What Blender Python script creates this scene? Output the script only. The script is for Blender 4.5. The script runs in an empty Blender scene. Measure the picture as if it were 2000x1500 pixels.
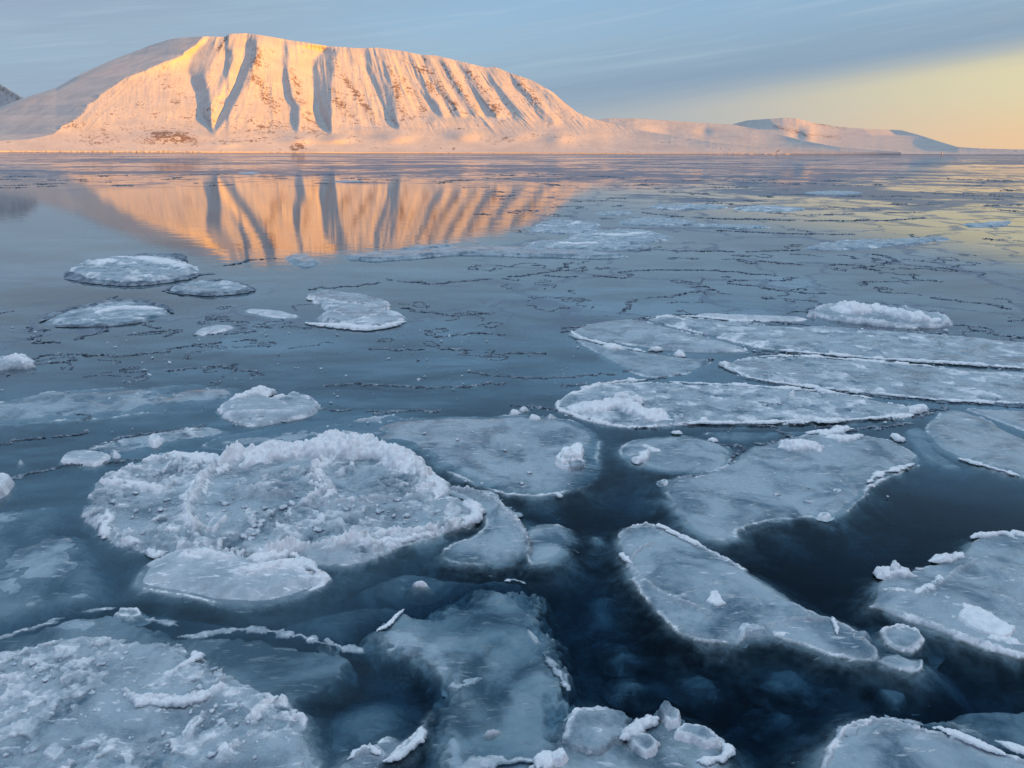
import bpy, math, random
import numpy as np
from mathutils import Matrix, Vector

R = math.radians
sc = bpy.context.scene
col = sc.collection
rnd = random.Random(7)
rng = np.random.default_rng(11)

# ------------------------------------------------------------ camera
CAM_H = 3.0
F = 1500.0                    # focal length in pixels of a 2000 px wide picture
PITCH = math.atan((750 - 299) / F)
ROLL = 0.0032
cam = bpy.data.cameras.new('camera')
cam_o = bpy.data.objects.new('camera', cam)
col.objects.link(cam_o)
sc.camera = cam_o
cam.sensor_width = 36
cam.lens = 36 * F / 2000
cam.clip_start = 0.1
cam.clip_end = 90000
CM = Matrix.Translation((0, 0, CAM_H)) @ Matrix.Rotation(math.pi / 2 - PITCH, 4, 'X') @ Matrix.Rotation(ROLL, 4, 'Z')
cam_o.matrix_world = CM
M3 = np.array(CM.to_3x3())

# ------------------------------------------------------------ world, sun, exposure
SUN_AZ, SUN_EL = 114.0, 8.0      # azimuth clockwise from straight ahead
world = bpy.data.worlds.new('World')
sc.world = world
world.use_nodes = True
sc.view_settings.view_transform = 'Standard'
sc.view_settings.look = 'None'
sc.view_settings.gamma = 1
sc.view_settings.exposure = 1.3


class NT:
    """small helper to write node trees"""
    def __init__(s, tree):
        s.t = tree
        s.n = tree.nodes
        s.l = tree.links

    def new(s, kind, **kw):
        n = s.n.new(kind)
        for k, v in kw.items():
            setattr(n, k, v)
        return n

    def put(s, sock, v):
        if isinstance(v, bpy.types.NodeSocket):
            s.l.new(v, sock)
        elif isinstance(v, (tuple, list)):
            sock.default_value = tuple(v) + ((1,) if len(v) == 3 and len(sock.default_value) == 4 else ())
        else:
            sock.default_value = v

    def math(s, op, a, b=0.0, c=0.0, clamp=False):
        n = s.new('ShaderNodeMath', operation=op)
        n.use_clamp = clamp
        s.put(n.inputs[0], a); s.put(n.inputs[1], b); s.put(n.inputs[2], c)
        return n.outputs[0]

    def vmath(s, op, a, b=(0, 0, 0)):
        n = s.new('ShaderNodeVectorMath', operation=op)
        s.put(n.inputs[0], a); s.put(n.inputs[1], b)
        return n.outputs[0]

    def mix(s, f, a, b, mode='MIX'):
        n = s.new('ShaderNodeMix', data_type='RGBA', blend_type=mode)
        s.put(n.inputs[0], f); s.put(n.inputs[6], a); s.put(n.inputs[7], b)
        return n.outputs[2]

    def ramp(s, v, lo, hi, a=0.0, b=1.0, smooth=True):
        n = s.new('ShaderNodeMapRange')
        n.interpolation_type = 'SMOOTHSTEP' if smooth else 'LINEAR'
        s.put(n.inputs[0], v); s.put(n.inputs[1], lo); s.put(n.inputs[2], hi); s.put(n.inputs[3], a); s.put(n.inputs[4], b)
        return n.outputs[0]

    def noise(s, vec, scale, detail=4, rough=0.55, dist=0.0):
        n = s.new('ShaderNodeTexNoise')
        s.put(n.inputs['Vector'], vec)
        n.inputs['Scale'].default_value = scale
        n.inputs['Detail'].default_value = detail
        n.inputs['Roughness'].default_value = rough
        n.inputs['Distortion'].default_value = dist
        return n.outputs['Fac']

    def mapping(s, vec, scale=(1, 1, 1), rot=(0, 0, 0), loc=(0, 0, 0)):
        n = s.new('ShaderNodeMapping')
        s.put(n.inputs[0], vec)
        n.inputs[1].default_value = loc; n.inputs[2].default_value = rot; n.inputs[3].default_value = scale
        return n.outputs[0]


def build_world():
    t = NT(world.node_tree)
    bg = t.n['Background']
    sky = t.new('ShaderNodeTexSky', sky_type='NISHITA')
    sky.sun_disc = False
    sky.sun_elevation = R(SUN_EL)
    sky.sun_rotation = R(SUN_AZ)
    sky.altitude = 0
    tc = t.new('ShaderNodeTexCoord').outputs['Generated']
    sep = t.new('ShaderNodeSeparateXYZ')
    t.l.new(tc, sep.inputs[0])
    x, y, z = sep.outputs
    el = t.math('ARCSINE', z)                          # radians
    az = t.math('ARCTAN2', x, y)                       # 0 ahead, + right
    # cirrus: thin streaks that climb a little towards the right
    u = t.math('ADD', az, 0)
    v = t.math('SUBTRACT', el, t.math('MULTIPLY', az, 0.13))
    cv = t.new('ShaderNodeCombineXYZ')
    t.put(cv.inputs[0], u); t.put(cv.inputs[1], v)
    st1 = t.noise(t.mapping(cv.outputs[0], (2.2, 34, 1)), 1.0, 6, 0.55, 0.4)
    st2 = t.noise(t.mapping(cv.outputs[0], (5.0, 120, 1), loc=(3, 1, 0)), 1.0, 4, 0.6, 0.3)
    big = t.noise(t.mapping(cv.outputs[0], (1.6, 9, 1), loc=(7, 2, 0)), 1.0, 3, 0.5)
    # sky colours are given at Background strength 0.1
    base = t.mix(0.7, sky.outputs[0], (1.25, 2.15, 3.4))
    # cloud bank: grey blue veil
    bank = t.mix(t.ramp(az, -0.6, 0.35), (1.5, 1.95, 2.55), (1.3, 1.95, 2.6))
    bank = t.mix(t.ramp(st1, 0.35, 0.7), bank, (1.65, 2.3, 2.9))
    cover = t.math('MULTIPLY', t.ramp(t.math('ADD', st1, t.math('MULTIPLY', big, 0.7)), 0.55, 1.0), 0.5)
    lowv = t.ramp(v, 0.145, 0.06)
    leftv = t.ramp(az, 0.05, -0.42)
    cover = t.math('ADD', cover, t.math('MULTIPLY', t.math('MAXIMUM', lowv, leftv), 0.75), clamp=True)
    c = t.mix(cover, base, bank)
    c = t.mix(t.math('MULTIPLY', t.ramp(st2, 0.48, 0.75), 0.28), c, (2.3, 2.9, 3.4))
    # darker purplish belt just above the clear strip
    belt = t.math('MULTIPLY', t.ramp(v, 0.10, 0.055), t.ramp(az, -0.5, 0.0))
    c = t.mix(t.math('MULTIPLY', belt, 0.5), c, (1.25, 1.65, 2.15))
    # clear yellow strip along the horizon, widening to the right
    edge = t.math('ADD', v, t.math('MULTIPLY', t.math('SUBTRACT', st2, 0.5), 0.012))
    lim = t.math('ADD', 0.040, t.math('MULTIPLY', az, -0.018))
    k = t.ramp(t.math('SUBTRACT', lim, edge), -0.022, 0.020)
    k = t.math('MULTIPLY', k, t.ramp(az, -0.30, 0.38))
    gold = t.mix(t.ramp(el, 0.0, 0.075), (4.5, 2.85, 1.5), (3.9, 3.4, 2.0))
    gold = t.mix(t.ramp(az, 0.15, 0.65), (2.5, 2.5, 2.35), gold)
    c = t.mix(t.math('MULTIPLY', k, 0.88), c, gold)
    # high sky: bright thin overcast, brightest behind the camera and toward the sun
    hi = t.ramp(el, 0.13, 0.36)
    back = t.ramp(y, 0.75, -0.6)
    high = t.mix(back, t.mix(t.ramp(el, 0.3, 0.6), (1.15, 2.25, 3.6), (0.30, 0.75, 1.5)), (1.2, 1.4, 2.3))
    high = t.mix(t.ramp(el, 0.75, 1.3), high, (6.9, 8.8, 10.2))
    c = t.mix(t.math('MAXIMUM', t.math('MULTIPLY', hi, 0.95), t.ramp(y, 0.2, -0.4)), c, high)
    # warm glow round the sun, which stands out of frame to the right
    sdir = t.new('ShaderNodeVectorMath', operation='DOT_PRODUCT')
    t.put(sdir.inputs[0], tc); sdir.inputs[1].default_value = (math.sin(R(SUN_AZ)) * math.cos(R(SUN_EL)), math.cos(R(SUN_AZ)) * math.cos(R(SUN_EL)), math.sin(R(SUN_EL)))
    gl = t.math('POWER', t.math('MAXIMUM', sdir.outputs['Value'], 0.0), 9.0)
    gl = t.math('MULTIPLY', gl, t.ramp(el, 0.6, 0.1))
    c = t.mix(gl, c, (9.0, 4.6, 1.6))
    t.l.new(c, bg.inputs[0])
    bg.inputs[1].default_value = 0.085


build_world()

sun = bpy.data.lights.new('sun', 'SUN')
sun.energy = 4.7
sun.angle = R(0.5)
sun.color = (1.0, 0.37, 0.01)
sun_o = bpy.data.objects.new('sun', sun)
col.objects.link(sun_o)
SD = Vector((math.sin(R(SUN_AZ)) * math.cos(R(SUN_EL)), math.cos(R(SUN_AZ)) * math.cos(R(SUN_EL)), math.sin(R(SUN_EL))))
sun_o.rotation_euler = (-SD).to_track_quat('-Z', 'Y').to_euler()
sun_o.location = (200, -100, 300)


# ------------------------------------------------------------ geometry helpers
def rays(px, py):
    px = np.asarray(px, float); py = np.asarray(py, float)
    v = np.stack([(px - 1000) / F, (750 - py) / F, -np.ones_like(px)], -1)
    return v @ M3.T


def at(px, py, z=0.0):
    """pixel of the 2000 px picture -> point on the level z"""
    d = rays(px, py)
    k = (z - CAM_H) / d[..., 2]
    return np.stack([d[..., 0] * k, d[..., 1] * k], -1)


def P(pts, z=0.0):
    a = np.array(pts, float)
    return at(a[:, 0], a[:, 1], z)


def _hash(ix, iy, seed):
    h = (ix.astype(np.int64) * 374761393 + iy.astype(np.int64) * 668265263 + seed * 974634777) & 0xFFFFFFFF
    h = ((h ^ (h >> 13)) * 1274126177) & 0xFFFFFFFF
    h = ((h ^ (h >> 16)) * 2246822519) & 0xFFFFFFFF
    return ((h ^ (h >> 15)) & 0xFFFFFF) / float(0xFFFFFF)


def vnoise(x, y, seed=0):
    ix = np.floor(x); iy = np.floor(y)
    fx = x - ix; fy = y - iy
    ux = fx * fx * fx * (fx * (fx * 6 - 15) + 10); uy = fy * fy * fy * (fy * (fy * 6 - 15) + 10)
    ix = ix.astype(np.int64); iy = iy.astype(np.int64)
    a = _hash(ix, iy, seed); b = _hash(ix + 1, iy, seed); c = _hash(ix, iy + 1, seed); d = _hash(ix + 1, iy + 1, seed)
    return (a * (1 - ux) + b * ux) * (1 - uy) + (c * (1 - ux) + d * ux) * uy


def fbm(x, y, seed=0, octaves=4, gain=0.5, ridged=False):
    s = 0; a = 1; tot = 0
    for o in range(octaves):
        n = vnoise(x + o * 17.3, y - o * 9.1, seed + o) * 2 - 1
        if ridged:
            n = 1 - 2 * np.abs(n)
        s = s + a * n; tot += a
        a *= gain; x = x * 2.03; y = y * 2.03
    return s / tot


def popcorn(x, y, seed=0):
    """overlapping round lumps, 0..1"""
    ix = np.floor(x).astype(np.int64); iy = np.floor(y).astype(np.int64)
    best = np.zeros_like(x)
    for dx in (-1, 0, 1):
        for dy in (-1, 0, 1):
            jx = ix + dx; jy = iy + dy
            cx = jx + _hash(jx, jy, seed); cy = jy + _hash(jx, jy, seed + 5)
            r = 0.45 + 0.55 * _hash(jx, jy, seed + 9)
            q = 1 - ((x - cx) ** 2 + (y - cy) ** 2) / (r * r)
            best = np.maximum(best, np.sqrt(np.clip(q, 0, 1)) * r)
    return best


def shards(x, y, seed=0):
    """jumbled tilted plates, about 0..1"""
    ix = np.floor(x).astype(np.int64); iy = np.floor(y).astype(np.int64)
    bd = np.full(x.shape, 9.0); out = np.zeros(x.shape)
    for dx in (-1, 0, 1):
        for dy in (-1, 0, 1):
            jx = ix + dx; jy = iy + dy
            ex = x - jx - _hash(jx, jy, seed); ey = y - jy - _hash(jx, jy, seed + 5)
            q = ex * ex + ey * ey
            h = _hash(jx, jy, seed + 9) + ex * (_hash(jx, jy, seed + 13) - .5) * 1.2 + ey * (_hash(jx, jy, seed + 17) - .6) * 1.2
            m = q < bd
            out = np.where(m, h, out); bd = np.where(m, q, bd)
    return out


def smooth01(t):
    t = np.clip(t, 0, 1)
    return t * t * (3 - 2 * t)


def chaikin(p, n=2, closed=True):
    for _ in range(n):
        if closed:
            q = np.roll(p, -1, 0)
            p = np.stack([p * .75 + q * .25, p * .25 + q * .75], 1).reshape(-1, 2)
        else:
            a, b = p[:-1], p[1:]
            m = np.stack([a * .75 + b * .25, a * .25 + b * .75], 1).reshape(-1, 2)
            p = np.vstack([p[:1], m, p[-1:]])
    return p


def seg_dist(x, y, a, b):
    ab = b - a
    L = max(1e-9, float(ab @ ab))
    t = np.clip(((x - a[0]) * ab[0] + (y - a[1]) * ab[1]) / L, 0, 1)
    return np.hypot(x - a[0] - t * ab[0], y - a[1] - t * ab[1])


def line_dist(x, y, p):
    d = np.full(x.shape, 1e9)
    for i in range(len(p) - 1):
        d = np.minimum(d, seg_dist(x, y, p[i], p[i + 1]))
    return d


def signed(x, y, p):
    """signed distance to the closed outline p, + inside"""
    d = np.full(x.shape, 1e9)
    ins = np.zeros(x.shape, bool)
    n = len(p)
    for i in range(n):
        a, b = p[i], p[(i + 1) % n]
        d = np.minimum(d, seg_dist(x, y, a, b))
        if a[1] != b[1]:
            c = ((a[1] > y) != (b[1] > y)) & (x < (b[0] - a[0]) * (y - a[1]) / (b[1] - a[1]) + a[0])
            ins ^= c
    return np.where(ins, d, -d)


def tag(o, label=None, cat=None, group=None, kind=None):
    if label: o['label'] = label
    if cat: o['category'] = cat
    if group: o['group'] = group
    if kind: o['kind'] = kind
    return o


def mesh_obj(name, verts, faces, mat, parent=None, smooth=True, attrs=None):
    """faces: (n,3) or (n,4) int array"""
    me = bpy.data.meshes.new(name)
    verts = np.asarray(verts, np.float32); faces = np.asarray(faces, np.int32)
    k = faces.shape[1]
    me.vertices.add(len(verts)); me.vertices.foreach_set('co', verts.ravel())
    me.loops.add(faces.size); me.loops.foreach_set('vertex_index', faces.ravel())
    me.polygons.add(len(faces))
    me.polygons.foreach_set('loop_start', np.arange(0, faces.size, k, dtype=np.int32))
    me.polygons.foreach_set('loop_total', np.full(len(faces), k, np.int32))
    me.polygons.foreach_set('use_smooth', np.full(len(faces), smooth))
    me.update(calc_edges=True)
    for an, av in (attrs or {}).items():
        at_ = me.attributes.new(an, 'FLOAT', 'POINT')
        at_.data.foreach_set('value', np.asarray(av, np.float32))
    me.materials.append(mat)
    o = bpy.data.objects.new(name, me)
    col.objects.link(o)
    if parent is not None:
        o.parent = parent
        o.matrix_parent_inverse = parent.matrix_world.inverted()
    return o


def grid_faces(nr, nc, mask=None):
    i = np.arange(nr * nc).reshape(nr, nc)
    f = np.stack([i[:-1, :-1], i[:-1, 1:], i[1:, 1:], i[1:, :-1]], -1).reshape(-1, 4)
    if mask is not None:
        f = f[mask.ravel()[f].any(1)]
    return f


def compact(verts, faces, attrs):
    used = np.unique(faces)
    remap = np.full(len(verts), -1, np.int64); remap[used] = np.arange(len(used))
    return verts[used], remap[faces], {k: v[used] for k, v in attrs.items()}


# ------------------------------------------------------------ materials
def new_mat(name):
    m = bpy.data.materials.new(name)
    m.use_nodes = True
    t = NT(m.node_tree)
    return m, t, t.n['Principled BSDF'], t.n['Material Output']


def bump(t, h, strength, dist, normal=None):
    b = t.new('ShaderNodeBump')
    b.inputs['Strength'].default_value = strength
    b.inputs['Distance'].default_value = dist
    t.l.new(h, b.inputs['Height'])
    if normal is not None:
        t.l.new(normal, b.inputs['Normal'])
    return b.outputs[0]


def ice_material():
    m, t, bs, out = new_mat('sea_ice')
    pos = t.new('ShaderNodeNewGeometry').outputs['Position']
    fr = t.new('ShaderNodeAttribute', attribute_name='frost').outputs['Fac']
    n1 = t.noise(pos, 2.2, 5, 0.6, 0.6)
    n2 = t.noise(pos, 14, 5, 0.65, 0.3)
    n3 = t.noise(pos, 70, 3, 0.6)
    n4 = t.noise(t.mapping(pos, (7, 26, 10), rot=(0, 0, 0.3)), 1, 4, 0.6, 0.5)
    th = t.new('ShaderNodeAttribute', attribute_name='thick').outputs['Fac']
    # how much drained white snow there is
    f = t.math('ADD', fr, t.math('MULTIPLY', t.math('SUBTRACT', n1, 0.5), 0.55))
    f = t.math('ADD', f, t.math('MULTIPLY', t.math('SUBTRACT', n2, 0.5), 0.55))
    f = t.math('ADD', f, t.math('MULTIPLY', t.math('SUBTRACT', n3, 0.5), 0.25), clamp=True)
    n5 = t.noise(t.mapping(pos, (3.2, 9, 4), rot=(0, 0, 0.25)), 1, 5, 0.65, 0.4)
    fleck = t.math('ADD', t.math('MULTIPLY', t.ramp(n4, 0.57, 0.68), 0.45), t.math('MULTIPLY', t.ramp(n5, 0.60, 0.68), 0.35))
    f = t.math('ADD', f, fleck, clamp=True)
    wet = t.mix(t.ramp(n1, 0.35, 0.62), (0.09, 0.15, 0.195), (0.34, 0.435, 0.49))
    c = t.mix(t.ramp(f, 0.0, 0.55, smooth=False), wet, (0.44, 0.50, 0.54))
    c = t.mix(t.ramp(f, 0.5, 1.0, smooth=False), c, (0.86, 0.87, 0.88))
    t.l.new(c, bs.inputs['Base Color'])
    t.put(bs.inputs['Roughness'], t.ramp(f, 0.1, 0.7, 0.17, 0.85))
    bs.inputs['IOR'].default_value = 1.31
    bs.inputs['Subsurface Weight'].default_value = 0.0
    h = t.math('ADD', t.math('MULTIPLY', n2, 0.6), t.math('MULTIPLY', n3, 0.25))
    t.l.new(bump(t, t.math('MULTIPLY', h, t.ramp(f, 0.05, 0.5, 0.35, 1.0)), 0.55, 0.03), bs.inputs['Normal'])
    # thin edges let the dark sea show through
    al = t.math('ADD', th, t.math('MULTIPLY', t.math('SUBTRACT', n1, 0.5), 0.9))
    al = t.math('ADD', al, t.math('MULTIPLY', t.math('SUBTRACT', n2, 0.5), 0.5))
    al = t.math('MAXIMUM', t.ramp(al, 0.0, 0.75, 0.0, 1.0), t.ramp(f, 0.5, 0.8))
    t.l.new(al, bs.inputs['Alpha'])
    return m


def snow_material():
    m, t, bs, out = new_mat('crusted_snow')
    pos = t.new('ShaderNodeNewGeometry').outputs['Position']
    n1 = t.noise(pos, 9, 4, 0.6)
    n2 = t.noise(pos, 60, 4, 0.65)
    c = t.mix(t.ramp(n1, 0.3, 0.6), (0.72, 0.76, 0.79), (0.92, 0.925, 0.93))
    t.l.new(c, bs.inputs['Base Color'])
    bs.inputs['Roughness'].default_value = 0.75
    bs.inputs['IOR'].default_value = 1.31
    bs.inputs['Subsurface Weight'].default_value = 0.25
    bs.inputs['Subsurface Radius'].default_value = (0.5, 0.8, 1.0)
    bs.inputs['Subsurface Scale'].default_value = 0.02
    h = t.math('ADD', n2, t.math('MULTIPLY', n1, 0.6))
    t.l.new(bump(t, h, 0.6, 0.015), bs.inputs['Normal'])
    return m


def block_material():
    m, t, bs, out = new_mat('clear_ice_block')
    pos = t.new('ShaderNodeNewGeometry').outputs['Position']
    n1 = t.noise(pos, 12, 5, 0.6, 0.4)
    n2 = t.noise(pos, 60, 4, 0.6)
    c = t.mix(t.ramp(n1, 0.3, 0.7), (0.42, 0.50, 0.56), (0.76, 0.80, 0.83))
    t.l.new(c, bs.inputs['Base Color'])
    bs.inputs['Roughness'].default_value = 0.35
    bs.inputs['IOR'].default_value = 1.31
    h = t.math('ADD', n2, t.math('MULTIPLY', n1, 0.8))
    t.l.new(bump(t, h, 0.5, 0.02), bs.inputs['Normal'])
    return m


def rubble_material():
    m, t, bs, out = new_mat('brash')
    pos = t.new('ShaderNodeNewGeometry').outputs['Position']
    n1 = t.noise(pos, 6, 3, 0.6)
    c = t.mix(t.ramp(n1, 0.35, 0.7), (0.07, 0.10, 0.14), (0.30, 0.36, 0.41))
    t.l.new(c, bs.inputs['Base Color'])
    bs.inputs['Roughness'].default_value = 0.5
    return m


def mountain_material():
    m, t, bs, out = new_mat('mountain_snow')
    pos = t.new('ShaderNodeNewGeometry').outputs['Position']
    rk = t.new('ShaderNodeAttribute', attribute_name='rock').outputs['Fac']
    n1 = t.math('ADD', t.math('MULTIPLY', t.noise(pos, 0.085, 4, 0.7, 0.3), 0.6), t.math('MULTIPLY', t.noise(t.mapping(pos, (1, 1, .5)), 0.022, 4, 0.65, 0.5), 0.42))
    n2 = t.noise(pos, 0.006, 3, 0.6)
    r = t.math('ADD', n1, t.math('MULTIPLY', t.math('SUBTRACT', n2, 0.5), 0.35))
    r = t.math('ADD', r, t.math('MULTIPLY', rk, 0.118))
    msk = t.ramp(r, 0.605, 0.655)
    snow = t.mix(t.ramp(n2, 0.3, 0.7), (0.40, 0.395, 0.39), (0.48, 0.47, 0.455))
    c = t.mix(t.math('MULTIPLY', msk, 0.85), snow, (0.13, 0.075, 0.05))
    t.l.new(c, bs.inputs['Base Color'])
    bs.inputs['Roughness'].default_value = 0.8
    bs.inputs['Specular IOR Level'].default_value = 0.15
    n3 = t.noise(pos, 0.02, 5, 0.6)
    t.l.new(bump(t, n3, 0.3, 6), bs.inputs['Normal'])
    return m


def water_material():
    m, t, bs, out = new_mat('sea_water')
    t.n.remove(bs)
    pos = t.new('ShaderNodeNewGeometry').outputs['Position']
    sep = t.new('ShaderNodeSeparateXYZ'); t.l.new(pos, sep.inputs[0])
    d = t.new('ShaderNodeVectorMath', operation='LENGTH'); t.l.new(pos, d.inputs[0]); d = d.outputs['Value']
    # thin new ice: a milky film in slow patches, denser from ten metres on
    a1 = t.noise(t.mapping(pos, (0.16, 0.34, 1), rot=(0, 0, -0.25)), 1, 6, 0.58, 1.2)
    a2 = t.noise(t.mapping(pos, (0.9, 2.6, 1), rot=(0, 0, 0.22)), 1, 5, 0.6, 1.0)
    film = t.math('ADD', t.math('MULTIPLY', a1, 0.75), t.math('MULTIPLY', a2, 0.30))
    film = t.math('MULTIPLY', t.ramp(film, 0.32, 0.72, 0.05, 0.85), t.math('MAXIMUM', t.ramp(d, 42, 16, 0.15, 1.0), t.math('MULTIPLY', t.ramp(t.math('DIVIDE', sep.outputs[0], d), -0.05, 0.2), t.ramp(d, 120, 45, 0.0, 0.8))))
    film = t.math('MULTIPLY', film, t.math('ADD', t.ramp(d, 6.5, 11.5), t.math('MULTIPLY', t.ramp(sep.outputs[0], -0.2, -1.6), 0.62), clamp=True))
    # the film is broken into plates with their own thickness and finger-thin seams
    wn = t.new('ShaderNodeTexNoise'); t.l.new(pos, wn.inputs['Vector']); wn.inputs['Scale'].default_value = 0.8; wn.inputs['Detail'].default_value = 5; wn.inputs['Roughness'].default_value = .62
    wp = t.new('ShaderNodeVectorMath', operation='SCALE'); t.put(wp.inputs[0], t.vmath('SUBTRACT', wn.outputs['Color'], (.5, .5, .5))); wp.inputs['Scale'].default_value = 2.4
    wpos = t.vmath('ADD', pos, wp.outputs[0])
    wpos = t.mapping(wpos, (1, .62, 0))
    seams, plates = [], []
    for sc_ in (0.30, 0.085):
        ve = t.new('ShaderNodeTexVoronoi', feature='DISTANCE_TO_EDGE'); t.l.new(wpos, ve.inputs['Vector']); ve.inputs['Scale'].default_value = sc_
        vc = t.new('ShaderNodeTexVoronoi', feature='F1'); t.l.new(wpos, vc.inputs['Vector']); vc.inputs['Scale'].default_value = sc_
        sw = t.math('MULTIPLY', d, 0.00085 * sc_)
        seams.append(t.ramp(t.math('DIVIDE', ve.outputs['Distance'], t.math('ADD', sw, .006)), 1.0, 2.6, 1.0, 0.0))
        cc = t.new('ShaderNodeSeparateXYZ'); t.l.new(vc.outputs['Color'], cc.inputs[0])
        plates.append(cc.outputs[0])
    brk = t.ramp(t.noise(pos, 0.5, 3, 0.6), 0.38, 0.50)
    seam = t.math('MULTIPLY', t.math('MAXIMUM', seams[0], seams[1]), brk)
    seam = t.math('MULTIPLY', seam, t.math('MULTIPLY', t.ramp(d, 11, 15), t.ramp(d, 260, 120)))
    side = t.ramp(t.math('DIVIDE', sep.outputs[0], d), -0.12, 0.06)
    seam = t.math('MULTIPLY', seam, t.math('MAXIMUM', side, t.math('MAXIMUM', t.ramp(d, 75, 105), t.ramp(d, 20, 16))))
    film = t.math('MULTIPLY', film, t.math('ADD', .62, t.math('MULTIPLY', t.math('ADD', plates[0], plates[1]), .42)), clamp=True)
    dif = t.new('ShaderNodeBsdfDiffuse'); t.put(dif.inputs[0], (0.13, 0.225, 0.285))
    tr = t.new('ShaderNodeBsdfTransparent')
    body = t.new('ShaderNodeMixShader')
    t.l.new(film, body.inputs[0]); t.l.new(tr.outputs[0], body.inputs[1]); t.l.new(dif.outputs[0], body.inputs[2])
    # surface relief: almost still; small ripples in the open leads, waves by the far shore
    w1 = t.noise(t.mapping(pos, (0.7, 1.6, 1)), 1, 3, 0.5)
    w2 = t.noise(t.mapping(pos, (9, 22, 1)), 1, 4, 0.6)
    h = t.math('ADD', t.math('MULTIPLY', w1, 0.0035), t.math('MULTIPLY', w2, t.math('MULTIPLY', t.ramp(d, 30, 6), 0.0008)))
    bn = bump(t, h, 1.0, 1.0)
    gl = t.new('ShaderNodeBsdfGlossy'); gl.inputs['Roughness'].default_value = 0.03
    t.put(gl.inputs[0], (0.97, 0.98, 1.0))
    t.l.new(bn, gl.inputs['Normal'])
    fr = t.new('ShaderNodeFresnel'); t.l.new(t.ramp(d, 6.0, 16.0, 1.29, 1.45), fr.inputs[0])
    surf = t.new('ShaderNodeMixShader')
    t.l.new(fr.outputs[0], surf.inputs[0]); t.l.new(body.outputs[0], surf.inputs[1]); t.l.new(gl.outputs[0], surf.inputs[2])
    # grease ice and slush bands: rough, dull
    s1 = t.noise(t.mapping(pos, (0.009, 0.011, 1), rot=(0, 0, 0.1)), 1, 4, 0.6, 0.8)
    s3 = t.noise(pos, 0.05, 4, 0.66, 0.6)
    s2 = t.noise(pos, 0.24, 4, 0.66, 0.4)
    sl = t.math('ADD', t.math('MULTIPLY', s1, 0.42), t.math('ADD', t.math('MULTIPLY', s3, 0.42), t.math('MULTIPLY', s2, 0.30)))
    # denser towards the far shore and on the right
    ratio = t.math('DIVIDE', sep.outputs[0], d)
    far = t.ramp(t.math('MULTIPLY', d, t.math('ADD', 1.0, t.math('MULTIPLY', t.ramp(ratio, -0.05, 0.35), 0.9))), 60, 135)
    sl = t.math('ADD', sl, t.math('MULTIPLY', far, 0.050))
    sl = t.ramp(sl, 0.595, 0.625)
    sl = t.math('MULTIPLY', sl, t.ramp(far, 0.0, 0.35))
    shore = t.ramp(sep.outputs[1], 2600, 3600)
    sl = t.math('MAXIMUM', t.math('MAXIMUM', sl, shore), t.math('MULTIPLY', seam, .8))
    sd = t.new('ShaderNodeBsdfDiffuse'); t.put(sd.inputs[0], t.mix(shore, t.mix(s2, (0.035, 0.05, 0.085), (0.15, 0.17, 0.22)), (0.02, 0.025, 0.05)))
    sg = t.new('ShaderNodeBsdfGlossy'); sg.inputs['Roughness'].default_value = 0.35; t.put(sg.inputs[0], (0.75, 0.75, 0.8))
    sm = t.new('ShaderNodeMixShader'); sm.inputs[0].default_value = 0.32
    t.l.new(sd.outputs[0], sm.inputs[1]); t.l.new(sg.outputs[0], sm.inputs[2])
    fin = t.new('ShaderNodeMixShader')
    t.l.new(t.math('MULTIPLY', sl, 0.85), fin.inputs[0]); t.l.new(surf.outputs[0], fin.inputs[1]); t.l.new(sm.outputs[0], fin.inputs[2])
    t.l.new(fin.outputs[0], out.inputs['Surface'])
    va = t.new('ShaderNodeVolumeAbsorption')
    va.inputs['Color'].default_value = (0.26, 0.50, 0.62, 1)
    va.inputs['Density'].default_value = 11
    t.l.new(va.outputs[0], out.inputs['Volume'])
    return m, va


M_ICE = ice_material()
M_SNOW = snow_material()
M_BLOCK = block_material()
M_BRASH = rubble_material()
M_MTN = mountain_material()
M_WATER, _ = water_material()
M_DEEP, _t, _b, _o = new_mat('deep_sea')
_b.inputs['Base Color'].default_value = (0.008, 0.02, 0.045, 1)
_b.inputs['Roughness'].default_value = 1.0


# ------------------------------------------------------------ sea
def build_sea():
    X, Y0, Y1, D = 40000, -3000, 60000, 1.0
    v = [(-X, Y0, 0), (X, Y0, 0), (X, Y1, 0), (-X, Y1, 0), (-X, Y0, -D), (X, Y0, -D), (X, Y1, -D), (-X, Y1, -D)]
    f = [(0, 1, 2, 3), (7, 6, 5, 4), (0, 4, 5, 1), (1, 5, 6, 2), (2, 6, 7, 3), (3, 7, 4, 0)]
    o = mesh_obj('sea_water', v, f, M_WATER, smooth=False)
    tag(o, kind='structure')
    b = mesh_obj('scatter_sheet', [(-X, Y0, -.98), (X, Y0, -.98), (X, Y1, -.98), (-X, Y1, -.98)], [(0, 1, 2, 3)], M_DEEP, smooth=False)  # navy sheet added in place of light scattered back by deep water
    tag(b, kind='structure')


build_sea()


# ------------------------------------------------------------ mountains
def interp(pts, x):
    a = np.array(pts, float)
    return np.interp(x, a[:, 0], a[:, 1])


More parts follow.
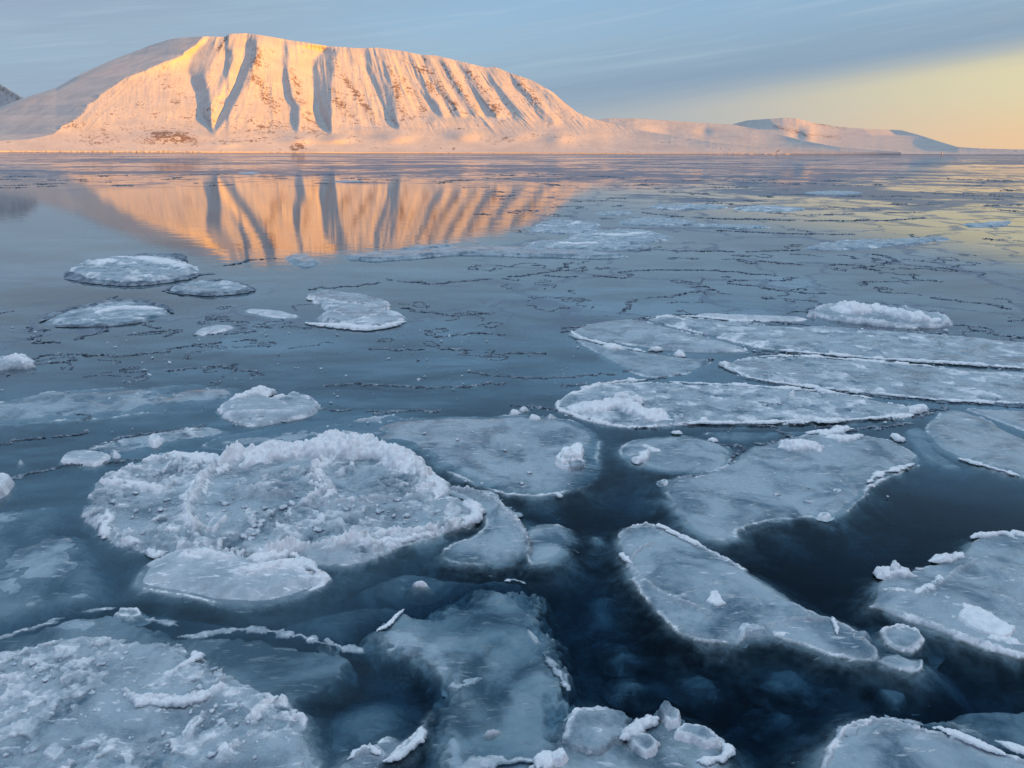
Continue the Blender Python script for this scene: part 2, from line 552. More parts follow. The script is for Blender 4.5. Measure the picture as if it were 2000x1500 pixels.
def terrain(name, x0, x1, dx, nr, crest, foot_y, D0, Dc_fn, relief_fn, rock_fn, noise_amp=10.0, prof=0.9, back=1500, crest_noise=0.0, foot_split=None):
    px = np.arange(x0, x1 + dx, dx)
    nc = len(px)
    cy = interp(crest, px) + crest_noise * fbm(px / 9.0, px * 0, 77, 3)
    fy = foot_y + 0.0032 * (px - 1000) + .35 * fbm(px / 40.0, px * 0, 9, 4)
    cy = np.minimum(cy, fy - 0.6)
    t = np.linspace(0, 1, nr)[:, None]
    PY = fy[None] + (cy - fy)[None] * t
    PX = np.repeat(px[None], nr, 0)
    Dc = Dc_fn(px, fy - cy)[None]
    D = D0 + (Dc - D0) * t ** prof
    D = D + relief_fn(PX, PY, t)
    amp = noise_amp * smooth01((fy[None] - PY) / 30) * smooth01((1.0 - t) / 0.04 + 0.25)
    D = D + amp * np.where(rock_fn(PX, PY) < 0, .2, 1) * fbm(PX / 9.0, PY / 26.0, 3, 4, 0.5) * (.25 + .75 * smooth01((262 - PY) / 30))
    r = rays(PX, PY)
    k = D / np.hypot(r[..., 0], r[..., 1])
    V = np.stack([r[..., 0] * k, r[..., 1] * k, CAM_H + r[..., 2] * k], -1)
    rock = rock_fn(PX, PY)
    # back slope so the hill has real depth
    last = V[-1]
    u = last[:, :2] / np.linalg.norm(last[:, :2], axis=1, keepdims=True)
    rows = []
    for q, dz in ((0.12, -0.01), (0.35, -0.10), (1.0, -0.75), (1.6, -1.02)):
        w = last.copy()
        w[:, :2] += u * back * q
        w[:, 2] = last[:, 2] * (1 + dz)
        rows.append(w)
    V = np.vstack([V, np.stack(rows)])
    rock = np.vstack([rock, np.zeros((4, nc))])
    first = V[:1].copy(); first[..., 2] = -2.0
    V = np.vstack([first, V]); rock = np.vstack([rock[:1], rock])
    f = grid_faces(V.shape[0], nc)
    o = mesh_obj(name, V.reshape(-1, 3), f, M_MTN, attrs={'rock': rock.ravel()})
    return tag(o, kind='structure')


CREST = [(-320, 297), (-200, 285), (-60, 225), (0, 209), (45, 192), (110, 171), (152, 147), (212, 120), (290, 90), (330, 77), (350, 74),
         (400, 71), (440, 72), (447, 66), (480, 65), (500, 67), (530, 72), (570, 79), (600, 83), (640, 90), (700, 94), (735, 93),
         (745, 94), (790, 100), (822, 107), (850, 108), (900, 120), (950, 132), (965, 130), (1000, 144), (1040, 157), (1080, 180),
         (1100, 198), (1125, 218), (1150, 230), (1200, 243), (1260, 256), (1340, 269), (1400, 279), (1500, 288), (1640, 296), (1760, 299)]
TERM = [(66, 402), (90, 380), (108, 354), (130, 300), (150, 250), (175, 210), (205, 170), (225, 160), (245, 122), (262, 100), (272, 55), (276, -10), (285, -300)]
CTRL = [  # (value at top, value at bottom, points (x, y))
    (-.18, -.65, [(408, 72), (390, 90), (375, 108), (369, 125), (368, 143), (386, 182), (391, 215), (410, 253)]),
    (.15, .35, [(441, 72), (430, 98), (412, 125), (402, 150), (410, 178), (411, 215), (414, 253)]),
    (-.1, .1, [(446, 110), (438, 135), (428, 160), (424, 185)]),
    (.25, .3, [(456, 105), (449, 135), (437, 160), (428, 185)]),
    (-.15, -.4, [(484, 74), (479, 100), (473, 141), (463, 171), (450, 193), (441, 212), (424, 240), (409, 264)]),
    (.55, .35, [(503, 70), (504, 100), (483, 141), (473, 171), (461, 193), (451, 212), (433, 240), (419, 264)]),
    (-.05, -.35, [(550, 88), (550, 105), (555, 150), (562, 190), (569, 215), (576, 254)]),
    (.22, .25, [(566, 84), (564, 110), (564, 150), (570, 190), (585, 206), (580, 254)]),
    (-.6, -.6, [(632, 102), (612, 116), (610, 146), (614, 187), (621, 220), (641, 256)]),
    (.25, .45, [(659, 101), (656, 130), (648, 160), (651, 187), (644, 220), (646, 256)]),
    (-.15, -.30, [(702, 98), (713, 118), (727, 160), (746, 198), (757, 226), (772, 247)]),
    (.30, .30, [(742, 94), (757, 112), (763, 130), (763, 168), (771, 198), (773, 228), (777, 247)]),
    (.02, -.25, [(790, 104), (800, 130), (822, 175), (850, 225)]),
    (.15, .05, [(802, 104), (816, 130), (838, 175), (866, 225)]),
    (-.05, -.25, [(822, 108), (831, 130), (850, 170), (885, 228)]),
    (.25, .05, [(832, 106), (845, 130), (868, 175), (898, 225)]),
    (-.02, -.2, [(850, 113), (873, 160), (915, 228)]),
    (.18, .05, [(866, 115), (890, 160), (930, 222)]),
    (-.02, -.2, [(888, 121), (918, 175), (950, 228)]),
    (.18, .05, [(908, 124), (936, 175), (968, 225)]),
    (-.02, -.2, [(940, 131), (965, 180), (1003, 232)]),
    (.2, .05, [(962, 131), (990, 180), (1026, 230)]),
    (-.02, -.2, [(985, 140), (1022, 190), (1062, 242)]),
    (.25, .05, [(1002, 146), (1042, 188), (1084, 238)]),
    (.0, -.15, [(1030, 160), (1070, 205), (1112, 250)]),
    (.12, .0, [(1048, 165), (1092, 208), (1135, 250)]),
]


def FL(PX, PY):
    lean = np.interp(PX, [200, 300, 450, 560, 650, 760, 850, 1000, 1120], [-.9, -.5, -.35, .15, .05, .3, .45, .7, .9])
    u = PX - lean * (PY - 110)
    a = fbm(u / 21.0, PY / 90.0, 61, 3, .6, ridged=True)
    b = fbm(u / 6.0, PY / 50.0, 67, 3, .5)
    return a + .3 * b


def main_relief(PX, PY, t):
    nr, nc = PX.shape
    ys = np.arange(60, 300, 1.5)
    xs = np.arange(-400, 1801, 1.5)
    G = np.zeros((len(ys), len(xs)))
    wig = fbm(ys / 16.0, ys * 0 + 3, 41, 3) * 2.2
    for j, y in enumerate(ys):
        pts = []
        for i, (va, vb, pl) in enumerate(CTRL):
            a = np.array(pl, float)
            if a[0, 1] - 12 <= y <= a[-1, 1] + 4:
                q = np.clip((y - a[0, 1]) / (a[-1, 1] - a[0, 1]), 0, 1)
                far_ = a[0, 0] > 785
                w = (7.0 if far_ else 4.0) * (vnoise(np.array([y / 17.0]), np.array([i * 7.3]), 5)[0] - .5)
                vary = (.35 + 1.5 * vnoise(np.array([y / 34.0]), np.array([(i // 2) * 5.7]), 6)[0]) if far_ else (.75 + .5 * vnoise(np.array([y / 30.0]), np.array([i * 5.7]), 6)[0])
                pts.append((np.interp(y, a[:, 1], a[:, 0]) + w, (va + (vb - va) * q) * vary))
        xt = np.interp(y, [p[0] for p in TERM], [p[1] for p in TERM])
        tv = .55 * float(smooth01((y - 60) / 70.0)); pts.append((xt, tv)); pts.append((1400, 0)); pts.append((xt - 0.01, tv))
        pts.sort()
        G[j] = np.interp(xs, [p[0] for p in pts], [p[1] for p in pts])
    # soften across rows
    K = np.array([1, 2, 3, 4, 5, 4, 3, 2, 1.]) / 25
    G = np.apply_along_axis(lambda c: np.convolve(np.pad(c, 4, mode='edge'), K, 'valid'), 0, G)
    K2 = np.array([1, 2, 3, 4, 3, 2, 1.]) / 16
    G = np.apply_along_axis(lambda c: np.convolve(np.pad(c, 3, mode='edge'), K2, 'valid'), 1, G)
    fx = (PX - xs[0]) / 1.5; fy = np.clip((PY - ys[0]) / 1.5, 0, len(ys) - 1.001)
    ix = np.clip(fx.astype(int), 0, len(xs) - 2); iy = fy.astype(int)
    ax = fx - ix; ay = fy - iy
    g = (G[iy, ix] * (1 - ax) + G[iy, ix + 1] * ax) * (1 - ay) + (G[iy + 1, ix] * (1 - ax) + G[iy + 1, ix + 1] * ax) * ay
    env = smooth01((272 - PY) / 40)
    fl = FL(PX, PY)
    D = -19 * fl * env * (.25 + .75 * smooth01((PX - 370) / 80)) * (.3 + 1.2 * vnoise(PX / 45.0, PY / 40.0, 19)) - 200 * g * env * (.35 + .65 * smooth01((1 - t) / .07))
    # west flank turns away
    xt = np.interp(PY, [p[0] for p in TERM], [p[1] for p in TERM])
    wv = 9 * fbm(PY / 14.0, PX / 60.0, 91, 4) * np.exp(-np.abs(xt - PX) / 16.0)
    D = D + 5.5 * np.maximum(0, xt + wv - PX) * smooth01((286 - PY) / 14)
    # light streak high on the flank
    # moraines and foothills
    for (cx, cy, w, h, a) in ((585, 272, 34, 9, 150), (655, 272, 30, 8, 150), (775, 268, 34, 10, 170), (905, 264, 30, 12, 170), (1092, 270, 24, 12, 120),
                              (320, 266, 48, 11, 110), (1150, 262, 40, 8, 70), (1010, 265, 30, 9, 100), (440, 282, 30, 6, 60), (285, 245, 60, 10, 60)):
        D = D - .45 * a * np.exp(-((PX - cx) / w) ** 2 - ((PY - cy) / h) ** 2)
    return D


ROCKS = [([(504, 105), (493, 146), (515, 174), (540, 215)], 11, 1.0), ([(570, 146), (581, 174), (589, 204), (614, 242)], 8, .75),
         ([(658, 130), (680, 160), (707, 198), (728, 232)], 6, .9), ([(650, 174), (662, 200), (682, 222)], 9, .9),
         ([(762, 130), (773, 165), (779, 204), (790, 231)], 6, .9), ([(779, 146), (812, 187), (828, 215)], 7, .7),
         ([(790, 116), (806, 128), (823, 143)], 6, .8), ([(828, 113), (842, 146), (867, 182), (886, 206)], 6, 1.0),
         ([(832, 150), (840, 172), (850, 178)], 8, .8), ([(864, 125), (880, 150), (905, 185), (930, 215)], 6, .9), ([(912, 135), (940, 175), (970, 218)], 7, .8),
         ([(1000, 146), (1025, 160), (1050, 200)], 8, .8), ([(440, 76), (432, 90), (427, 100)], 4, 1.0), ([(540, 205), (520, 225)], 20, .35),
         ([(300, 264), (330, 262), (365, 268), (380, 276)], 8, 1.35), ([(295, 275), (340, 276), (380, 277)], 7, 1.1), ([(575, 288), (590, 289)], 7, 1.3),
         ([(290, 125), (250, 150)], 5, .5), ([(320, 140), (335, 160), (345, 190)], 16, .4), ([(140, 240), (180, 255), (230, 272)], 10, .55),
         ([(560, 240), (520, 255), (470, 250)], 14, .35), ([(960, 130), (975, 140)], 6, .6), ([(600, 250), (640, 262)], 8, .4), ([(400, 210), (370, 230), (360, 260)], 18, .3)]


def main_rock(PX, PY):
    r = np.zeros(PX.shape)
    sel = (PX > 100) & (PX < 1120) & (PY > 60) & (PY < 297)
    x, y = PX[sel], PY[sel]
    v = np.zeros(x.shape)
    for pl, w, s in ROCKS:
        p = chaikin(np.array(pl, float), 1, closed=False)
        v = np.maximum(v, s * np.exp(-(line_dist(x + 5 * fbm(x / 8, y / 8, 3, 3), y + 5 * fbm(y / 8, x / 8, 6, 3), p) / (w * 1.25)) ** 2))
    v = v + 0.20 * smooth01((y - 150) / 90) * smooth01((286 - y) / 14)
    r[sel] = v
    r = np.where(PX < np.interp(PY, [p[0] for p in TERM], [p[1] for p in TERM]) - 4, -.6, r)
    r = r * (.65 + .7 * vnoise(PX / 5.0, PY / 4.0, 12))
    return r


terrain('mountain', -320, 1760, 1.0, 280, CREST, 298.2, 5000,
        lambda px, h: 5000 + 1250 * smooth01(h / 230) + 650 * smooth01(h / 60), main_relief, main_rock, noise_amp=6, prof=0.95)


def hills():
    z = lambda X, Y, t=None: np.zeros(X.shape)
    def rel2(PX, PY, t):
        D = 0 * PX
        for (cx, cy, w, h, a) in ((1235, 258, 40, 20, 120), (1300, 262, 34, 16, -60), (1375, 258, 14, 10, -60), (1460, 265, 50, 14, 80)):
            D = D - a * np.exp(-((PX - cx) / w) ** 2 - ((PY - cy) / h) ** 2)
        return D
    terrain('hills', 1080, 1760, 1.6, 70, [(1080, 262), (1150, 236), (1190, 231), (1240, 231), (1300, 235), (1380, 240), (1430, 243), (1470, 251), (1520, 262), (1570, 275), (1640, 288), (1760, 297)],
            298.0, 7600, lambda px, h: 7600 + 1500 * smooth01(h / 70), rel2, z, noise_amp=8, prof=.9, back=1200)

    def rel3(PX, PY, t):
        D = 0 * PX
        D = D + 9 * np.maximum(0, (1500 + (PY - 232) * 1.1) - PX) * smooth01((256 - PY) / 8)
        D = D + 5 * np.maximum(0, 48 - np.abs(PX - 1738 - (PY - 255) * 1.5)) * smooth01((268 - PY) / 6)
        D = D - 110 * np.exp(-((PX - 1580) / 14) ** 2 - ((PY - 262) / 16) ** 2) + 110 * np.exp(-((PX - 1556) / 12) ** 2 - ((PY - 264) / 16) ** 2)
        return D

    def rk3(PX, PY):
        r = np.zeros(PX.shape)
        for pl, w, s in (([(1515, 248), (1560, 258), (1580, 268)], 5, 1.0), ([(1590, 240), (1650, 250)], 4, .8), ([(1580, 262), (1640, 270)], 5, .6)):
            r = np.maximum(r, s * np.exp(-(line_dist(PX, PY, np.array(pl, float)) / w) ** 2))
        return r
    terrain('far_hills', 1380, 2300, 1.6, 80, [(1380, 258), (1432, 242), (1460, 235), (1530, 230), (1555, 231), (1590, 240), (1640, 248), (1700, 252), (1760, 254), (1800, 265), (1830, 275), (1870, 287), (1915, 290), (2000, 292), (2300, 293)],
            298.6, 11000, lambda px, h: 11000 + 2600 * smooth01(h / 60), rel3, rk3, noise_amp=14, prof=.9, back=2500)

    terrain('far_mountain', -420, 120, 1.5, 80, [(-420, 170), (-200, 150), (-60, 155), (0, 164), (12, 171), (30, 182), (60, 200), (120, 225)],
            298.2, 11000, lambda px, h: 11000 + 3000 * smooth01(h / 150), lambda X, Y, t: 24.0 * (80 - X) - 10 * fbm((X + Y) / 30, Y / 60, 5, 3),
            lambda X, Y: 1.0 * np.exp(-(((Y - 178) - (X - 10) * .6) / 6.0) ** 2) + .7 * np.exp(-(((Y - 190) - (X - 5) * .8) / 4.0) ** 2), noise_amp=60, prof=.8, back=2500)
    # unseen hill out of frame right, added to shade the near bay
    n1, n2 = 60, 24
    ys = np.linspace(-5200, 1500, n1)[:, None]; s = np.linspace(-1, 1, n2)[None]
    h = (470 * smooth01((ys + 5200) / 900) * smooth01((1500 - ys) / 500)) * (1 - s ** 2) * (1 + .12 * fbm(ys / 500, s * 2, 4, 3))
    V = np.stack([1900 + 700 * s + 0 * ys, ys + 0 * s, h - 2 + 0 * s], -1)
    tag(mesh_obj('shade_hill', V.reshape(-1, 3), grid_faces(n1, n2), M_MTN, attrs={'rock': np.zeros(n1 * n2)}), kind='structure')


hills()

# ------------------------------------------------------------ blobs, slabs, chips
_ico = {}


def ico(sub):
    if sub not in _ico:
        import bmesh
        bm = bmesh.new()
        bmesh.ops.create_icosphere(bm, subdivisions=sub, radius=1.0)
        v = np.array([x.co[:] for x in bm.verts]); f = np.array([[q.index for q in x.verts] for x in bm.faces])
        bm.free()
        _ico[sub] = (v, f)
    return _ico[sub]


def blobs(name, centres, radii, mat, parent, sub=3, squash=(.6, 1.0), rough=0.34, seed=0):
    """a crust of rounded, knobbly lumps frozen into one mesh"""
    v0, f0 = ico(sub)
    V, Fc = [], []
    r = np.random.default_rng(seed + 100)
    for i, (c, rad) in enumerate(zip(centres, radii)):
        th = r.uniform(0, 6.28); ca, sa = math.cos(th), math.sin(th)
        s = np.array([r.uniform(.75, 1.3), r.uniform(.75, 1.2), r.uniform(*squash)])
        p = v0 * s
        k = r.uniform(0, 99)
        nz = fbm(v0[:, 0] * 1.7 + k + v0[:, 2] * .8, v0[:, 1] * 1.9 + v0[:, 2] * 1.3, 3, 4, .75)
        p = p * (1 + rough * nz[:, None] * 2)
        p = np.stack([p[:, 0] * ca - p[:, 1] * sa, p[:, 0] * sa + p[:, 1] * ca, p[:, 2]], 1) * rad + c
        V.append(p); Fc.append(f0 + i * len(v0))
    return mesh_obj(name, np.vstack(V), np.vstack(Fc), mat, parent)


def along(pts_px, step, closed=False):
    p = chaikin(P(pts_px), 2, closed=closed)
    seg = np.linalg.norm(np.diff(p, axis=0), axis=1)
    s = np.concatenate([[0], np.cumsum(seg)])
    n = max(2, int(s[-1] / step))
    q = np.linspace(0, s[-1], n)
    return np.stack([np.interp(q, s, p[:, 0]), np.interp(q, s, p[:, 1])], 1)


def patch(name, parent, X, Y, z, keep, mat, attrs=None, smooth=True):
    ny, nx = X.shape
    f = grid_faces(ny, nx, keep)
    V = np.stack([X, Y, z], -1).reshape(-1, 3)
    V, f, at_ = compact(V, f, {k: v.ravel() for k, v in (attrs or {}).items()})
    return mesh_obj(name, V, f, mat, parent, smooth=smooth, attrs=at_)


def ridge(parent, pts, r=0.04, width=0.05, dens=1.0, z=0.03, stack=1, name='snow_ridge', mat=None, seed=1, taper=True, sub=2, gaps=0.0):
    """a ridge of fused slush and broken bits along a traced line"""
    p = chaikin(P(pts), 2, closed=False)
    dist = float(np.linalg.norm(p.mean(0)))
    w = width * .55 + r * 1.1
    H = r * (.55 + .20 * stack)
    if mat is M_BLOCK:
        H *= .6; gaps = max(gaps, .36)
    h = max(.005, dist * .0011)
    hy = h * min(2.2, max(1, dist / 6))
    lo, hi = p.min(0) - 2.2 * w, p.max(0) + 2.2 * w
    nx = int((hi[0] - lo[0]) / h) + 2; ny = int((hi[1] - lo[1]) / hy) + 2
    X, Y = np.meshgrid(lo[0] + np.arange(nx) * h, lo[1] + np.arange(ny) * hy)
    wx = X + w * .8 * fbm(X / (w * 1.6), Y / (w * 1.6), seed, 4, .65); wy = Y + w * .8 * fbm(Y / (w * 1.6), X / (w * 1.6), seed + 9, 4, .65)
    d = np.full(X.shape, 1e9); u = np.zeros(X.shape)
    seg = np.linalg.norm(np.diff(p, axis=0), axis=1); tot = seg.sum(); acc = 0
    for i in range(len(p) - 1):
        a, b = p[i], p[i + 1]; ab = b - a; L = max(1e-9, float(ab @ ab))
        t = np.clip(((wx - a[0]) * ab[0] + (wy - a[1]) * ab[1]) / L, 0, 1)
        q = np.hypot(wx - a[0] - t * ab[0], wy - a[1] - t * ab[1])
        m = q < d
        u = np.where(m, (acc + t * seg[i]) / tot, u); d = np.where(m, q, d)
        acc += seg[i]
    e = np.minimum(1, np.minimum(5 * u + .2, 5 * (1 - u) + .2)) if taper else 1
    mod = .35 + 1.1 * vnoise(u * tot / (w * 2.2), u * 0 + seed * 1.7, 21)
    if gaps:
        mod = mod * smooth01((vnoise(u * tot / (w * 3), u * 0 + seed * 3.1, 8) - gaps) / .12)
    ww = w * e * (.35 + .75 * mod)
    cell = max(.018, r * .8)
    body = .45 + .14 * shards(wx / cell, wy / cell, seed) + .38 * popcorn(wx / (cell * 1.7), wy / (cell * 1.7), seed + 3) + .22 * popcorn(X / (cell * .9), Y / (cell * .9), seed + 6) + .16 * fbm(X / (cell * .6), Y / (cell * .6), seed + 5, 3, .6)
    prof = np.sqrt(np.clip(1 - (d / np.maximum(ww, 1e-5)) ** 2, 0, 1))
    zz = z - .35 * H + H * 1.35 * prof * body * (.6 + .5 * mod) * e
    keep = (prof > 0) & (zz > z - .33 * H)
    if not keep.any():
        return None
    if mat is M_BRASH:
        o = patch(name, parent, X, Y, zz, keep, mat)
    else:
        lo_, hi_ = (.04, .50) if mat is M_BLOCK else (.42, .72)
        fr = np.clip(lo_ + hi_ * prof * body + .18 * fbm(X / .05, Y / .05, seed + 61, 3), 0, 1)
        o = patch(name, parent, X, Y, zz, keep, M_ICE, {'frost': fr, 'thick': np.ones(X.shape)})
    o['kind'] = 'stuff'
    return o


def slab(parent, pts, z0=0.02, thick=0.05, tilt=(0, 0), mat=None, seed=0, name='ice_slab', rough=.008):
    """a broken plate: traced outline with a ragged, steep edge, tilted (rise along x, rise along y)"""
    p = P(pts)
    c = p.mean(0)
    dist = float(np.linalg.norm(c)); size = float(np.abs(p - c).max())
    h = max(.0045, dist * .001)
    hy = h * min(2, max(1, dist / 6))
    lo, hi = p.min(0) - .05, p.max(0) + .05
    nx = int((hi[0] - lo[0]) / h) + 2; ny = int((hi[1] - lo[1]) / hy) + 2
    X, Y = np.meshgrid(lo[0] + np.arange(nx) * h, lo[1] + np.arange(ny) * hy)
    k = size * .35
    a = size * .16
    wx = X + a * fbm(X / k, Y / k, seed, 5, .7); wy = Y + a * fbm(Y / k, X / k, seed + 30, 5, .7)
    sd = signed(wx, wy, p)
    thick = thick * .5
    z0 = z0 - .010
    tilt = (tilt[0] * .3, tilt[1] * .3)
    z = z0 + thick * smooth01(sd / .012) - (.02 + thick) * (1 - smooth01((sd + .012) / .014))
    z = z + (X - c[0]) * tilt[0] + (Y - c[1]) * tilt[1]
    z = z + thick * .22 * fbm(X / .11, Y / .11, seed, 4, .6) + thick * .10 * (shards(X / .06, Y / .06, seed) - .5)
    z = z + thick * .35 * np.exp(-((sd - .018) / .016) ** 2) * smooth01(fbm(X / .12, Y / .12, seed + 3, 3) * 2 + .4)
    fr = .30 + .65 * np.exp(-(np.maximum(sd - .006, 0) / .020) ** 2) * smooth01(fbm(X / .15, Y / .15, seed + 8, 3) * 2 + .8) + .35 * fbm(X / .1, Y / .1, seed + 9, 4)
    return patch(name, parent, X, Y, z, sd > -.03, mat or M_ICE, {'frost': np.clip(fr, 0, 1), 'thick': np.ones(X.shape)})


def scatter_in(poly_px, n, seed=0):
    p = P(poly_px); g = np.random.default_rng(seed)
    lo, hi = p.min(0), p.max(0)
    out = np.zeros((0, 2))
    while len(out) < n:
        q = g.uniform(lo, hi, (n * 3, 2))
        q = q[signed(q[:, 0], q[:, 1], p) > 0]
        out = np.vstack([out, q])
    return out[:n]


# ------------------------------------------------------------ floes
def floe(label, pts, top=.03, edge=.08, slope=.7, wob=.03, wob_s=.25, und=.010, und_s=.5, pop=0.0, pop_s=.07, rim=0.0, rim_w=.05, frost=.25,
         marks=(), group=None, cat='ice floe', name='ice_floe', res=None, deep=.45, dish=0.0, seed=None, thin=.20, lip=.5):
    """one floe as a closed relief: freeboard, ragged edge, submerged foot sloping away under the water"""
    if name != 'ice_floe':
        deep = min(deep, .07)
    s = seed if seed is not None else int(abs(pts[0][0] * 3 + pts[0][1] * 7)) % 997
    p = chaikin(P(pts), 2)
    dist = float(np.linalg.norm(p.mean(0)))
    h = res or max(.008, dist * .0016)
    pad = deep / slope + wob * 2
    lo, hi = p.min(0) - pad, p.max(0) + pad
    hy = h * min(2.2, max(1, dist / 6))
    nx = int((hi[0] - lo[0]) / h) + 2; ny = int((hi[1] - lo[1]) / hy) + 2
    while nx * ny > 420000:
        h *= 1.2; hy *= 1.2
        nx = int((hi[0] - lo[0]) / h) + 2; ny = int((hi[1] - lo[1]) / hy) + 2
    X, Y = np.meshgrid(lo[0] + np.arange(nx) * h, lo[1] + np.arange(ny) * hy)
    wx = X + wob * fbm(X / wob_s, Y / wob_s, s, 4, .6); wy = Y + wob * fbm(Y / wob_s, X / wob_s, s + 20, 4, .6)
    sd = signed(wx, wy, p) + wob * .35 * fbm(X / wob_s * 4, Y / wob_s * 4, s + 3, 3, .6)
    ins = smooth01(sd / edge)
    if top > 0:
        z = np.where(sd > 0, top * ins, np.maximum(sd * slope, -deep))
        z = z - .015 * (1 - ins)
    else:
        z = top - .5 * deep * (1 - smooth01((sd + edge * .7) / (edge * 1.7))) + np.minimum(0, sd + edge) * slope * .5
    n = fbm(X / und_s, Y / und_s, s + 1, 5, .55)
    z = z + und * n * (.3 + .7 * smooth01((sd + .1) / .2))
    z = z - dish * smooth01(sd / (edge * 4))
    fr = (frost * .7 if frost < .4 else frost) + 0 * z
    if pop:
        jx = X + .35 * pop_s * fbm(X / pop_s, Y / pop_s, s + 50, 3); jy = Y + .35 * pop_s * fbm(Y / pop_s, X / pop_s, s + 51, 3)
        pc = shards(jx / pop_s * .75, jy / pop_s * .75, s) * .5 + shards(jx / pop_s * 2.0, jy / pop_s * 2.0, s + 3) * .22 + popcorn(jx / pop_s, jy / pop_s, s) * .25
        m = smooth01(fbm(X / .45, Y / .45, s + 6, 3) * 1.6 + .72) * smooth01((sd + .03) / .08)
        z = z + pop * (pc - .35) * m + pop * .35 * fbm(X / (pop_s * .45), Y / (pop_s * .45), s + 31, 3, .65) * m
        fr = fr + 1.25 * (pc - .38) * m
    if rim:
        q = np.exp(-((sd - rim_w) / rim_w) ** 2) * (.25 + .75 * smooth01(fbm(X / .35, Y / .35, s + 8, 3) * 1.5 + .5))
        lump = .4 + .5 * popcorn(X / .06, Y / .06, s + 2) + .5 * shards(X / .05, Y / .05, s + 2)
        z = z + rim * q * lump
        fr = fr + .55 * q * lump
    for mk in marks:
        pl, w, hh, ff = mk[:4]
        lp = chaikin(P(pl), 1, closed=False)
        d_ = line_dist(wx, wy, lp)
        q = np.exp(-(d_ / w) ** 2)
        lump = .3 + .5 * popcorn(X / max(.03, w * .7), Y / max(.03, w * .7), s + 12) + .6 * shards(X / max(.025, w * .5), Y / max(.025, w * .5), s + 12)
        z = z + hh * q * lump
        fr = fr + ff * q * lump
    if lip and top > 0:       # thin upturned white lip, strongest where floes have rubbed together
        lw = min(.03, .012 + .0012 * dist)
        q = np.exp(-((sd - lw * 1.4) / lw) ** 2) * smooth01(fbm(X / .45, Y / .45, s + 40, 4, .6) * 3.0 + .25)
        z = z + lip * .028 * q * (.5 + shards(X / .035, Y / .035, s))
        fr = fr + lip * 1.1 * q
    fr = fr - .45 * smooth01(-z / .05)
    fr = np.clip(fr, 0, 1)
    tk = smooth01((sd + thin * .35) / thin) if thin else 1 + 0 * sd
    tk = .2 + .9 * tk + .5 * np.clip(n, 0, 1)
    mask = sd > -pad * .98
    f = grid_faces(ny, nx, mask)
    V = np.stack([X, Y, np.maximum(z, -.9)], -1).reshape(-1, 3)
    V, f, at_ = compact(V, f, {'frost': fr.ravel(), 'thick': tk.ravel()})
    o = mesh_obj(name, V, f, M_ICE, attrs=at_)
    tag(o, label, cat, group)
    return o



# ---- the big crusted floe
A = floe('large round floe crusted all over with lumpy broken ice behind a thick white snow rim',
    [(185, 940), (240, 912), (330, 893), (420, 900), (480, 885), (560, 880), (700, 873), (780, 885), (820, 915), (850, 950), (885, 968), (935, 985), (945, 1010),
     (905, 1038), (800, 1065), (740, 1085), (700, 1105), (600, 1110), (520, 1085), (430, 1070), (300, 1085), (230, 1078), (190, 1050), (165, 1020), (155, 985)],
    top=.024, edge=.10, slope=.4, wob=.06, und=.030, und_s=.35, pop=.06, pop_s=.085, frost=.30, lip=.25,
    marks=[([(455, 905), (520, 895), (600, 888), (690, 886), (760, 892), (800, 905), (832, 935)], .12, .10, 1.0), ([(470, 900), (430, 918), (395, 945), (375, 975), (368, 1012), (385, 1045)], .05, .07, .6),
           ([(628, 912), (605, 943), (648, 962), (612, 975), (600, 990)], .045, .07, .6), ([(600, 995), (740, 985), (830, 962), (850, 955)], .04, .05, .4),
           ([(210, 950), (270, 955), (320, 960)], .06, .04, .5), ([(290, 905), (340, 900), (385, 912)], .07, .05, .5),
           ([(520, 1090), (620, 1075), (700, 1068), (760, 1050), (850, 1040), (920, 1025)], .05, .05, .6),
           ([(640, 1085), (700, 1060), (740, 1080)], .05, .05, .5), ([(470, 960), (520, 975), (560, 970)], .07, .05, .3), ([(400, 1080), (470, 1085), (540, 1090), (580, 1080)], .05, .07, .6)])
ridge(A, [(455, 908), (520, 896), (600, 888), (690, 886), (760, 892), (800, 905), (830, 935)], r=.11, width=.22, z=.03, stack=4, seed=2)
ridge(A, [(300, 905), (350, 898), (400, 903), (440, 905)], r=.045, width=.08, z=.03, stack=2, seed=3)
ridge(A, [(828, 925), (850, 952), (862, 965), (848, 985)], r=.040, width=.06, z=.03, stack=2, seed=4)
ridge(A, [(470, 905), (425, 920), (395, 945), (376, 975), (370, 1010)], r=.038, width=.07, z=.035, stack=2, seed=5, dens=.8)
ridge(A, [(628, 915), (608, 942), (650, 965), (628, 980)], r=.036, width=.06, z=.035, stack=2, seed=6, dens=.8)
ridge(A, [(905, 985), (930, 1000), (936, 1010), (905, 1026)], r=.035, width=.04, z=.03, stack=2, seed=7)
ridge(A, [(880, 1030), (800, 1055), (745, 1062), (700, 1075)], r=.03, width=.05, z=.025, stack=1, seed=8)
ridge(A, [(205, 1010), (208, 1035), (200, 1055)], r=.035, width=.03, z=.02, stack=2, seed=9)
ridge(A, [(290, 1075), (300, 1090), (322, 1080)], r=.03, width=.03, z=.02, stack=1, seed=10)
ridge(A, [(215, 955), (250, 948), (300, 960), (330, 968)], r=.026, width=.07, z=.03, stack=2, seed=11)
ridge(A, [(480, 1100), (530, 1095), (570, 1080), (585, 1090)], r=.034, width=.05, z=.03, stack=2, seed=12)
slab(A, [(285, 925), (310, 897), (350, 893), (345, 905), (320, 925)], z0=.05, thick=.03, tilt=(-.1, .25), seed=3)
slab(A, [(400, 1040), (420, 1015), (450, 1010), (420, 1042)], z0=.04, thick=.035, tilt=(.25, -.1), seed=4)
